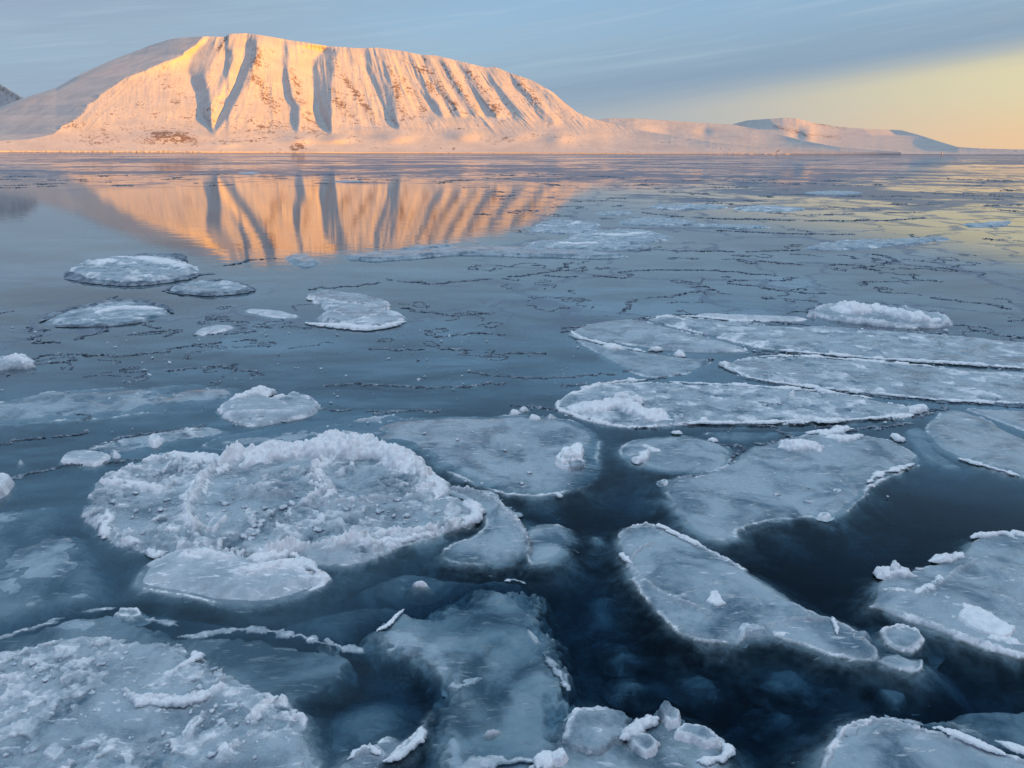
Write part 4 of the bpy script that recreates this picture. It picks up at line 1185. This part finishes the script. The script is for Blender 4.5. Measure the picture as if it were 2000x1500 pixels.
floe('thin floe squeezed against the right border above the triangular hummocky one', [(1860, 795), (1940, 800), (2040, 805), (2150, 810), (2150, 870), (2010, 850), (1940, 820)], top=.028, edge=.12, slope=.5, und=.01, frost=.24)
floe('dull sunken sheet in the corner between the wide curved floe and the hummocky one', [(1745, 838), (1790, 825), (1830, 840), (1830, 868), (1880, 905), (1900, 915), (1850, 920), (1800, 900), (1770, 870)], top=-.005, edge=.12, slope=.4, und=.02, frost=.08)
floe('grey skin of ice trapped between the lens-shaped floe and the wide curved floe', [(1330, 838), (1480, 835), (1640, 832), (1780, 818), (1770, 835), (1640, 838), (1540, 850), (1450, 868), (1380, 850)], top=-.008, edge=.12, slope=.4, und=.015, frost=.06)

Sf = floe('widest flat floe on the right, third beyond the lens-shaped one, with scattered white flecks',
    [(1250, 622), (1330, 618), (1420, 628), (1520, 640), (1600, 636), (1700, 645), (1850, 655), (2000, 668), (2250, 690), (2250, 735), (2000, 722), (1850, 712), (1700, 703), (1560, 690), (1490, 683), (1400, 660), (1300, 636)],
    top=.04, edge=.2, slope=.6, und=.014, und_s=1, frost=.34, wob=.08, lip=1.0, pop=.02, pop_s=.18)
floe('blue-grey wedge floe narrowing toward the dark crack right of centre',
    [(1100, 650), (1150, 632), (1240, 622), (1300, 640), (1400, 663), (1480, 686), (1420, 690), (1330, 690), (1240, 676), (1160, 665)], top=.038, edge=.15, slope=.6, und=.014, und_s=.8, frost=.34, wob=.05, lip=1.0,
    marks=[([(1250, 652), (1340, 665), (1430, 685)], .15, .01, .3)])
S0 = floe('triangular floe with a few white lumps pointing at the flat round-ended floe',
    [(1105, 655), (1170, 672), (1260, 688), (1340, 698), (1395, 702), (1385, 718), (1330, 735), (1270, 742), (1220, 725), (1170, 695)], top=.026, edge=.15, slope=.4, und=.014, frost=.2, wob=.05)
for i, pts in enumerate([[(1180, 678), (1205, 684), (1220, 682)], [(1268, 686), (1290, 684)], [(1320, 692), (1335, 698)]]):
    ridge(S0, pts, r=.05, width=.08, z=.03, stack=2, seed=120 + i)
Rf = floe('snow-topped floe ringed by a dark raised rim beyond the widest flat floe',
    [(1580, 612), (1600, 603), (1640, 598), (1700, 597), (1770, 604), (1830, 616), (1862, 630), (1860, 640), (1800, 643), (1730, 640), (1650, 630), (1600, 622)], top=.05, edge=.1, slope=1, frost=.3, und=.01, rim=.07, rim_w=.10)
ridge(Rf, [(1625, 615), (1660, 610), (1700, 608), (1740, 620), (1790, 630), (1845, 632)], r=.11, width=.32, z=.05, stack=4, seed=125, sub=3)
ridge(Rf, [(1585, 615), (1582, 607), (1600, 602), (1640, 598), (1700, 597), (1770, 604), (1830, 616), (1860, 632)], r=.05, width=.06, z=.04, stack=1, seed=126, mat=M_BRASH)
slab(Rf, [(1576, 618), (1582, 610), (1592, 612), (1592, 622)], z0=.02, thick=.12, seed=55)
floe('thin bright strip of ice along the far edge of the widest flat floe', [(1340, 616), (1400, 615), (1500, 619), (1590, 622), (1560, 630), (1450, 628), (1380, 624)], top=.06, edge=.15, slope=.8, frost=.62)

floe('dim sunken floe between the pale slab and the dark sheet with the rough ridge', [(480, 1215), (560, 1180), (680, 1150), (780, 1150), (840, 1175), (760, 1195), (700, 1215), (690, 1250), (560, 1235)], top=-.045, edge=.2, slope=.4, und=.035, und_s=.5, frost=.05)
floe('faint sheet of thin ice filling the water between the crusted tip and the cloudy sheet', [(660, 1135), (800, 1085), (900, 1105), (1020, 1105), (1040, 1125), (900, 1140), (840, 1165), (700, 1165)], top=-.04, edge=.2, slope=.4, und=.035, und_s=.5, frost=.05)

for i, (par, pts) in enumerate([(Sf, [(1490, 683), (1560, 689), (1700, 702), (1850, 711), (2000, 721)]), (Tf, [(1440, 736), (1560, 757), (1700, 770), (1850, 786), (2000, 790)]), (Tf, [(1450, 701), (1560, 696), (1700, 709), (1850, 720)]),
                               (Uf, [(1330, 829), (1450, 829), (1600, 827), (1740, 817)]), (Sf, [(1260, 623), (1330, 618), (1400, 624), (1500, 637)]), (S0, [(1110, 656), (1170, 672), (1260, 689)]), (Uf, [(1300, 748), (1450, 756), (1600, 766), (1700, 780)])]):
    ridge(par, pts, r=.026, width=.05, z=.03, stack=1, seed=150 + i, gaps=.48)
gw = np.random.default_rng(21)
for i, (par, box_) in enumerate([(Sf, (1350, 1980, 648, 700)), (Tf, (1480, 1980, 712, 775)), (Uf, (1330, 1720, 765, 822)), (Wf, (1400, 1740, 880, 985)), (Zf if False else Z, (1780, 1990, 1100, 1240)), (D, (820, 1130, 830, 950))]):
    cc = []
    for k in range(60 if i < 3 else 26):
        a_ = at(gw.uniform(box_[0], box_[1]), gw.uniform(box_[2], box_[3]))
        cc.append((a_[0], a_[1], .035 if i < 3 else .02))
    cc = np.array(cc)
    dd = float(np.linalg.norm(cc[:, :2].mean(0)))
    blobs('ice_rubble', cc, (.003 + .0016 * dd) * (.4 + gw.uniform(0, 1, len(cc)) ** 3 * 1.6), M_BLOCK, par, sub=2, squash=(.25, .5), rough=.6, seed=170 + i)['kind'] = 'stuff'
# ---- middle distance, left and centre
J = floe('lumpy snow-covered floe standing alone on mirror water at the left',
    [(130, 530), (150, 518), (200, 510), (250, 505), (300, 503), (355, 504), (362, 514), (392, 526), (385, 536), (350, 548), (290, 556), (210, 555), (150, 545)],
    top=.10, edge=.25, slope=1.0, und=.03, und_s=.5, pop=.09, pop_s=.20, frost=.38, wob=.08)
ridge(J, [(170, 528), (210, 518), (240, 508), (290, 512), (350, 525), (370, 532)], r=.075, width=.30, z=.09, stack=2, seed=130, gaps=.25)
ridge(J, [(250, 505), (300, 503), (352, 504), (360, 512)], r=.07, width=.10, z=.08, stack=1, seed=131, mat=M_BRASH)
ridge(J, [(132, 532), (150, 546), (210, 556), (290, 557), (350, 548), (385, 537), (415, 535)], r=.07, width=.10, z=.03, stack=1, seed=132, mat=M_BRASH)
Kf = floe('small oval floe with a dark ragged rim below the lumpy snow-covered one', [(320, 568), (350, 558), (400, 552), (455, 552), (500, 566), (480, 573), (430, 578), (370, 575)], top=.06, edge=.15, slope=1, und=.02, frost=.32, pop=.05, pop_s=.2)
ridge(Kf, [(322, 568), (360, 556), (450, 552), (498, 567), (450, 577), (370, 576), (322, 570)], r=.06, width=.08, z=.03, seed=133, mat=M_BRASH)
Lf = floe('dark-rimmed oval floe near the left border with slushy white middle', [(75, 628), (130, 608), (190, 595), (260, 588), (320, 600), (338, 610), (300, 625), (210, 637), (110, 638)], top=.035, edge=.18, slope=.8, und=.015, frost=.28, pop=.03, pop_s=.15)
ridge(Lf, [(75, 630), (130, 608), (190, 595), (260, 588), (320, 600), (338, 612)], r=.045, width=.06, z=.03, seed=134, mat=M_BRASH)
ridge(Lf, [(110, 638), (210, 638), (300, 626)], r=.035, width=.05, z=.02, seed=135, mat=M_BRASH)
ridge(Lf, [(180, 618), (215, 608), (250, 605), (320, 606)], r=.04, width=.14, z=.04, stack=2, seed=136, gaps=.3)
Mf = floe('little blue floe at the foot of the mountain reflection', [(548, 503), (580, 496), (618, 502), (634, 514), (600, 523), (568, 518)], top=.09, edge=.25, slope=1, frost=.22, und=.03)
Nf = floe('floe of stacked pale plates in the middle of the still water',
    [(598, 582), (630, 574), (700, 580), (750, 592), (758, 608), (795, 618), (790, 630), (735, 646), (690, 640), (610, 628), (640, 608), (615, 595)], top=.07, edge=.12, slope=.9, und=.03, frost=.42, wob=.07, pop=.02, pop_s=.15)
slab(Nf, [(600, 584), (630, 575), (700, 582), (752, 592), (755, 606), (690, 600), (640, 592)], z0=.08, thick=.06, tilt=(0, .04), seed=60)
slab(Nf, [(650, 615), (700, 603), (755, 608), (740, 622), (690, 628)], z0=.08, thick=.05, tilt=(0, .03), seed=61)
ridge(Nf, [(600, 632), (660, 640), (735, 645), (790, 630)], r=.05, width=.08, z=.03, seed=137)
Hf = floe('thin bright streak of ice left of the stacked pale plates', [(462, 606), (500, 603), (560, 608), (595, 618), (560, 624), (510, 618)], top=.05, edge=.2, slope=.6, frost=.6, und=.015)
floe('narrow sliver of white ice below the dark-rimmed oval floe', [(368, 652), (400, 640), (440, 636), (470, 640), (430, 650), (390, 658)], top=.05, edge=.1, slope=.8, frost=.6)
If = floe('small white chunk of ice by the left border on a grey raft', [(-30, 712), (0, 704), (20, 702), (50, 706), (74, 712), (70, 719), (30, 722), (-30, 726)], top=.08, edge=.06, slope=1, frost=.4, und=.01)
ridge(If, [(12, 708), (35, 712), (68, 715)], r=.06, width=.08, z=.08, stack=2, seed=138)
Of = floe('very long thin floe across the foot of the mountain reflection',
    [(662, 502), (720, 495), (800, 490), (870, 486), (950, 482), (1050, 487), (1150, 492), (1245, 500), (1180, 506), (1080, 503), (990, 500), (900, 497), (830, 503), (760, 510), (690, 509)], top=.08, edge=.25, slope=1, frost=.22, und=.02, wob=.12)
floe('narrow dark-rimmed floe resting against the far side of the very long thin one', [(765, 491), (800, 485), (880, 478), (888, 483), (850, 489), (800, 493)], top=.10, edge=.2, slope=1, frost=.25)
for i, (lab, pts, fr) in enumerate([
        ('flat grey floe farthest out in the cluster right of the reflection', [(1250, 404), (1300, 399), (1380, 400), (1430, 403), (1400, 409), (1320, 410)], .22),
        ('flat floe with two white humps at the right of the far cluster', [(1430, 405), (1500, 401), (1592, 408), (1540, 414), (1450, 413)], .36),
        ('slender floe under the two-humped one in the far cluster', [(1320, 440), (1390, 436), (1500, 443), (1500, 447), (1420, 447)], .2),
        ('short floe at the left tip of the far cluster against open water', [(1155, 416), (1200, 412), (1252, 416), (1220, 420), (1170, 420)], .2),
        ('ragged floe in the left part of the mixed cluster beyond the very long floe', [(1010, 450), (1060, 436), (1120, 430), (1180, 436), (1170, 452), (1100, 458)], .3),
        ('ragged floe in the middle of the mixed cluster, widest there', [(1080, 466), (1150, 452), (1250, 446), (1330, 464), (1280, 474), (1180, 480)], .34),
        ('slushy floe nearest in the mixed cluster beyond the very long floe', [(1010, 482), (1070, 466), (1150, 470), (1240, 478), (1300, 484), (1180, 490), (1060, 488)], .28),
        ('thin dark floe leading the mixed cluster toward the reflection', [(1048, 436), (1080, 429), (1112, 427), (1100, 433), (1070, 437)], .15),
        ('low floe between the far cluster and the mixed cluster', [(1190, 434), (1250, 424), (1330, 428), (1380, 436), (1300, 442), (1220, 440)], .25),
        ('long low floe lying alone right of the mixed cluster', [(1558, 484), (1620, 472), (1700, 468), (1790, 464), (1840, 462), (1870, 468), (1780, 478), (1700, 487), (1610, 490)], .2),
        ('thin floe near the right border beyond the long low one', [(1870, 440), (1920, 434), (1985, 432), (1975, 440), (1920, 446)], .25),
        ('thin blue floe in front of the distant slush at centre right', [(1550, 378), (1620, 372), (1700, 376), (1650, 382)], .2),
        ('small dark floe in the upper part of the mountain reflection', [(455, 338), (490, 335), (515, 338), (490, 341)], .2),
        ('slim dark floe drifting over the far bright reflection', [(640, 355), (680, 352), (715, 354), (680, 357)], .2)]):
    o = floe(lab, pts, top=.05, edge=.3, slope=1, und=.03, und_s=.8, frost=fr, wob=.35, wob_s=.8, pop=.04, pop_s=.25)
    if i in (1, 4, 5, 6):
        c = np.array(pts, float)
        ridge(o, [tuple(c[0] * .6 + c[2] * .4), tuple(c.mean(0)), tuple(c[0] * .1 + c[2] * .5 + c[3] * .4)], r=.06, width=.35, z=.05, stack=2, seed=140 + i, gaps=.35)


# ---- submerged rounds in the dark lead
subs = [(1186, 1160, 30, 30, -.12, 'round drowned pancake glimmering in the middle of the dark lead'), (1366, 1302, 36, 16, -.10, 'flattened drowned pancake below the long oval floe, left of its neighbour'),
        (1535, 1298, 42, 24, -.10, 'largest drowned pancake right under the edge of the long oval floe'), (1240, 1316, 22, 10, -.08, 'small drowned disc near the ragged rim of the cloudy sheet'),
        (1402, 1330, 10, 10, -.10, None), (1530, 1365, 32, 16, -.14, None), (1160, 1048, 12, 6, -.02, None), (1620, 1310, 18, 7, -.12, None), (1650, 1360, 50, 26, -.17, None),
        (1400, 1400, 34, 22, -.20, None), (1210, 1230, 16, 10, -.12, None), (1180, 1215, 26, 14, -.17, None), (1270, 1360, 26, 12, -.17, None), (1445, 1370, 30, 16, -.2, None), (1630, 1412, 16, 8, -.12, None),
        (1340, 1470, 20, 12, -.2, None), (1460, 1420, 26, 14, -.2, None), (1215, 1255, 12, 8, -.09, None), (1290, 1290, 20, 12, -.19, None)]
SUBLAB = {4: 'tiny drowned disc just right of and below the flattened drowned pancake', 5: 'drowned oval directly below the largest drowned pancake in the dark lead', 6: 'thin ring of ice floating just off the small rounded floe tongue', 7: 'slim drowned strip right of the largest drowned pancake', 8: 'wide faint drowned sheet beneath the sunken lump of the wedge fragment', 9: 'broad faint drowned patch in the middle of the black water, above the heaped plates', 10: 'drowned scrap below the round drowned pancake, lower of two close together', 11: 'drowned scrap below the round drowned pancake, upper and wider of two', 12: 'faint drowned shard between the cloudy sheet rim and the black water centre', 13: 'faint drowned oval left of the one under the largest drowned pancake', 14: 'small drowned scrap near the top of the rimmed corner floe', 15: 'small faint drowned scrap right behind the heaped plates at the bottom border', 16: 'faint drowned oval right of the heaped plates in black water', 17: 'smallest drowned speck under the pair of drowned scraps', 18: 'faint drowned patch left of the flattened drowned pancake'}
for i, (x, y, a, b, tp, lab) in enumerate(subs):
    lab = lab or SUBLAB[i]
    g = np.random.default_rng(i + 60)
    pts = [(x + a * g.uniform(.8, 1.1) * math.cos(k * .628), y + b * g.uniform(.8, 1.1) * math.sin(k * .628)) for k in range(10)]
    floe(lab, pts, top=tp, edge=.05, slope=.7, und=.03, und_s=.12, frost=.15, wob=.02, deep=.06, name='pancake_ice', cat='pancake ice', group='drowned pancakes in the dark lead')


# ---- brash: jumbled chips along the cracks of the thin ice
def chips(name, centres, sizes, mat, seed=0):
    v0, f0 = ico(1)
    g = np.random.default_rng(seed)
    n = len(centres)
    base = v0[None] * (1 + .35 * g.normal(0, 1, (n, len(v0), 1)).clip(-1, 1))
    s = sizes[:, None, None] * g.uniform(.5, 1.4, (n, 1, 3)) * np.array([1.5, 1.3, .40])
    p = base * s
    th = g.uniform(0, 6.28, n); ca, sa = np.cos(th)[:, None], np.sin(th)[:, None]
    q = np.stack([p[..., 0] * ca - p[..., 1] * sa, p[..., 0] * sa + p[..., 1] * ca, p[..., 2] + p[..., 0] * g.uniform(-.5, .5, (n, 1))], -1) + centres[:, None, :]
    f = (f0[None] + (np.arange(n) * len(v0))[:, None, None]).reshape(-1, 3)
    return mesh_obj(name, q.reshape(-1, 3), f, mat, smooth=False)


LINES = [  # traced cracks and finger ridges, photo pixels
    [(1000, 541), (1050, 534), (1085, 530), (1105, 520), (1115, 513)], [(1060, 537), (1100, 540), (1140, 540)], [(1160, 538), (1205, 543), (1238, 540), (1212, 532), (1260, 528), (1340, 526), (1420, 530), (1510, 538)],
    [(1485, 509), (1530, 515), (1600, 519), (1635, 515), (1680, 518), (1720, 530), (1680, 522)], [(1675, 525), (1720, 518), (1752, 510), (1735, 500), (1710, 497)], [(1270, 582), (1320, 578), (1350, 570), (1405, 566), (1370, 558), (1350, 562)],
    [(1545, 545), (1500, 548), (1440, 546), (1420, 552), (1430, 556), (1500, 562), (1560, 570), (1600, 572)], [(1220, 610), (1225, 596), (1245, 585)], [(1100, 640), (1180, 632), (1290, 618), (1350, 615), (1420, 612)], [(860, 658), (910, 650), (990, 652)],
    [(1820, 580), (1860, 588), (1920, 592), (1980, 602)], [(1260, 415), (1340, 425), (1500, 430), (1700, 432), (1800, 426)], [(1400, 450), (1520, 456), (1660, 458)], [(1320, 490), (1440, 492), (1560, 488)],
    [(750, 545), (800, 550), (850, 555), (900, 548), (950, 545), (1010, 545)], [(600, 565), (680, 560), (740, 552)], [(730, 680), (800, 684), (850, 680), (920, 684)], [(440, 520), (480, 508), (530, 505)], [(20, 710), (90, 712), (150, 702)],
    [(0, 610), (35, 604)], [(60, 640), (90, 650), (40, 665), (110, 668)], [(250, 655), (300, 648), (360, 640), (330, 655)], [(370, 655), (430, 652), (500, 648)], [(60, 700), (130, 690), (220, 697), (300, 690), (350, 680), (420, 668), (490, 664)],
    [(320, 725), (380, 716), (450, 718), (500, 722)], [(150, 665), (200, 645), (270, 622), (310, 640)], [(950, 698), (1000, 688), (1060, 692)], [(780, 600), (840, 612), (900, 616), (960, 610)], [(640, 750), (700, 748), (760, 756), (860, 756), (990, 748)],
    [(920, 725), (990, 738), (1100, 738), (1200, 730), (1260, 720)], [(1600, 835), (1700, 838), (1780, 826)], [(1010, 795), (1080, 800), (1200, 832), (1290, 835)], [(1410, 868), (1450, 872), (1440, 900), (1380, 935), (1310, 938)],
    [(1790, 815), (1840, 805), (1850, 795)], [(1480, 830), (1560, 848), (1480, 868)], [(640, 800), (760, 806), (850, 802)], [(560, 805), (640, 800)], [(400, 830), (330, 845), (250, 852), (170, 880)], [(-20, 942), (60, 930), (180, 905), (280, 900)],
    [(0, 870), (90, 855), (180, 840)], [(150, 600), (200, 590), (230, 580)],
    [(1390, 700), (1340, 725), (1250, 745), (1100, 755)], [(1600, 680), (1750, 700), (2000, 722), (2100, 730)], [(1480, 690), (1600, 695), (1720, 708)], [(1600, 758), (1800, 785), (2000, 793)], [(1100, 650), (1180, 630), (1300, 618), (1400, 620), (1580, 634)],
    [(1860, 632), (1930, 650), (2010, 662)],
]


def brash():
    C, S = [], []
    g = np.random.default_rng(3)
    for i, pl in enumerate(LINES):
        p0 = P(pl)
        dist = np.linalg.norm(p0.mean(0))
        sz = .007 + .0009 * dist
        q = along(pl, sz * .8)
        n = len(q)
        wob = np.stack([fbm(np.arange(n) * .07, np.full(n, i * 3.), 4, 4), fbm(np.arange(n) * .07, np.full(n, i * 3. + 50), 9, 4)], 1)
        q = q + wob * sz * 8
        keep = vnoise(np.arange(n) * .06, np.full(n, i * 1.7), 3) > .16
        for a in q[keep]:
            for k in range(2):
                o = g.normal(0, sz * .8, 2)
                C.append((a[0] + o[0], a[1] + o[1], 0.004)); S.append(sz * g.uniform(.4, 1.1))
    # untraced cracks: wandering lines all over the thin ice
    for i in range(430):
        d = math.exp(g.uniform(math.log(10.5), math.log(120)))
        az = g.uniform(-.72, .72)
        if az < -.05 and 17 < d < 80:
            continue
        if az > 0.0 and d < 14:
            continue
        x, y = d * math.sin(az), d * math.cos(az)
        sz = .005 + .0008 * d
        L = g.uniform(.4, 1) ** 2 * (.8 + d * .16)
        th = g.uniform(0, 3.14) if g.uniform() < .5 else g.normal(0, .5)
        n = int(L / sz)
        turn = 0
        skip = 0
        for k in range(n):
            turn = turn * .93 + g.normal(0, .10); th += turn * .6
            x += math.cos(th) * sz * 1.0; y += math.sin(th) * sz * 1.0
            if g.uniform() < .012: skip = int(g.uniform(3, 12))
            if skip > 0: skip -= 1; continue
            C.append((x + g.normal(0, sz * .5), y + g.normal(0, sz * .5), .003)); S.append(sz * g.uniform(.35, .9))
    o = chips('brash_ice', np.array(C), np.array(S), M_BRASH, 5)
    tag(o, 'jumbled chips of ice along the winding cracks of the thin sea ice', 'brash ice', kind='stuff')
    # pale crumbs strewn over and between the near floes
    C, S = [], []
    for i in range(1500):
        px, py = g.uniform(0, 2000), g.uniform(640, 850)
        a = at(px, py)
        d = float(np.linalg.norm(a))
        if vnoise(np.array([px / 60]), np.array([py / 25]), 4)[0] < .52:
            continue
        C.append((a[0], a[1], 0.015)); S.append((.001 + .0011 * d) * (.25 + g.uniform() ** 3 * 1.3))
    o = chips('ice_crumbs', np.array(C), np.array(S), M_BLOCK, 6)
    tag(o, 'pale crumbs of ice strewn over the near floes', 'ice crumbs', kind='stuff')


brash()


# ---- far shore: ice foot, beacon
def shore():
    g = np.random.default_rng(8)
    V, F_ = [], []
    def box(cx, cy, w, d, h):
        b = len(V)
        for (sx, sy, sz) in ((-1, -1, -1), (1, -1, -1), (1, 1, -1), (-1, 1, -1), (-.9, -.8, 1), (.9, -.8, 1), (.9, .8, 1), (-.9, .8, 1)):
            V.append((cx + sx * w / 2 * g.uniform(.9, 1.1), cy + sy * d / 2, (h * g.uniform(.7, 1.1) if sz > 0 else -1)))
        for f in ((0, 1, 5, 4), (1, 2, 6, 5), (2, 3, 7, 6), (3, 0, 4, 7), (4, 5, 6, 7)):
            F_.append([b + q for q in f])
    for x0, x1, hh in ((20, 140, 7), (150, 230, 9), (240, 390, 10), (515, 620, 8), (820, 1000, 8), (1000, 1160, 8), (1180, 1260, 6), (1400, 1540, 5)):
        x = x0
        while x < x1:
            w = g.uniform(3, 11)
            r = rays(x + w / 2, 297.0)
            k = 4940 / math.hypot(r[0], r[1])
            box(r[0] * k, r[1] * k, w * 3.2, 16, hh * g.uniform(.4, 1))
            x += w * g.uniform(1.0, 1.8)
    tag(mesh_obj('shore_ice', V, F_, M_MTN, smooth=False, attrs={'rock': np.full(len(V), .35)}), 'broken ledge of pale ice blocks along the far shoreline', 'shore ice', kind='stuff')
    # beacon: small dark mast on the far low shore
    r = rays(1840, 298); k = 4700 / math.hypot(r[0], r[1])
    bx, by = r[0] * k, r[1] * k
    import bmesh
    bm = bmesh.new()
    bmesh.ops.create_cone(bm, cap_ends=True, segments=8, radius1=3.2, radius2=1.2, depth=13, matrix=Matrix.Translation((bx, by, 6)))
    bmesh.ops.create_cone(bm, cap_ends=True, segments=8, radius1=2.6, radius2=2.6, depth=3, matrix=Matrix.Translation((bx, by, 14)))
    me = bpy.data.meshes.new('beacon'); bm.to_mesh(me); bm.free()
    me.materials.append(M_BRASH)
    o = bpy.data.objects.new('beacon', me); col.objects.link(o)
    tag(o, 'tiny dark beacon standing on the far low shore near the right border', 'beacon')


shore()
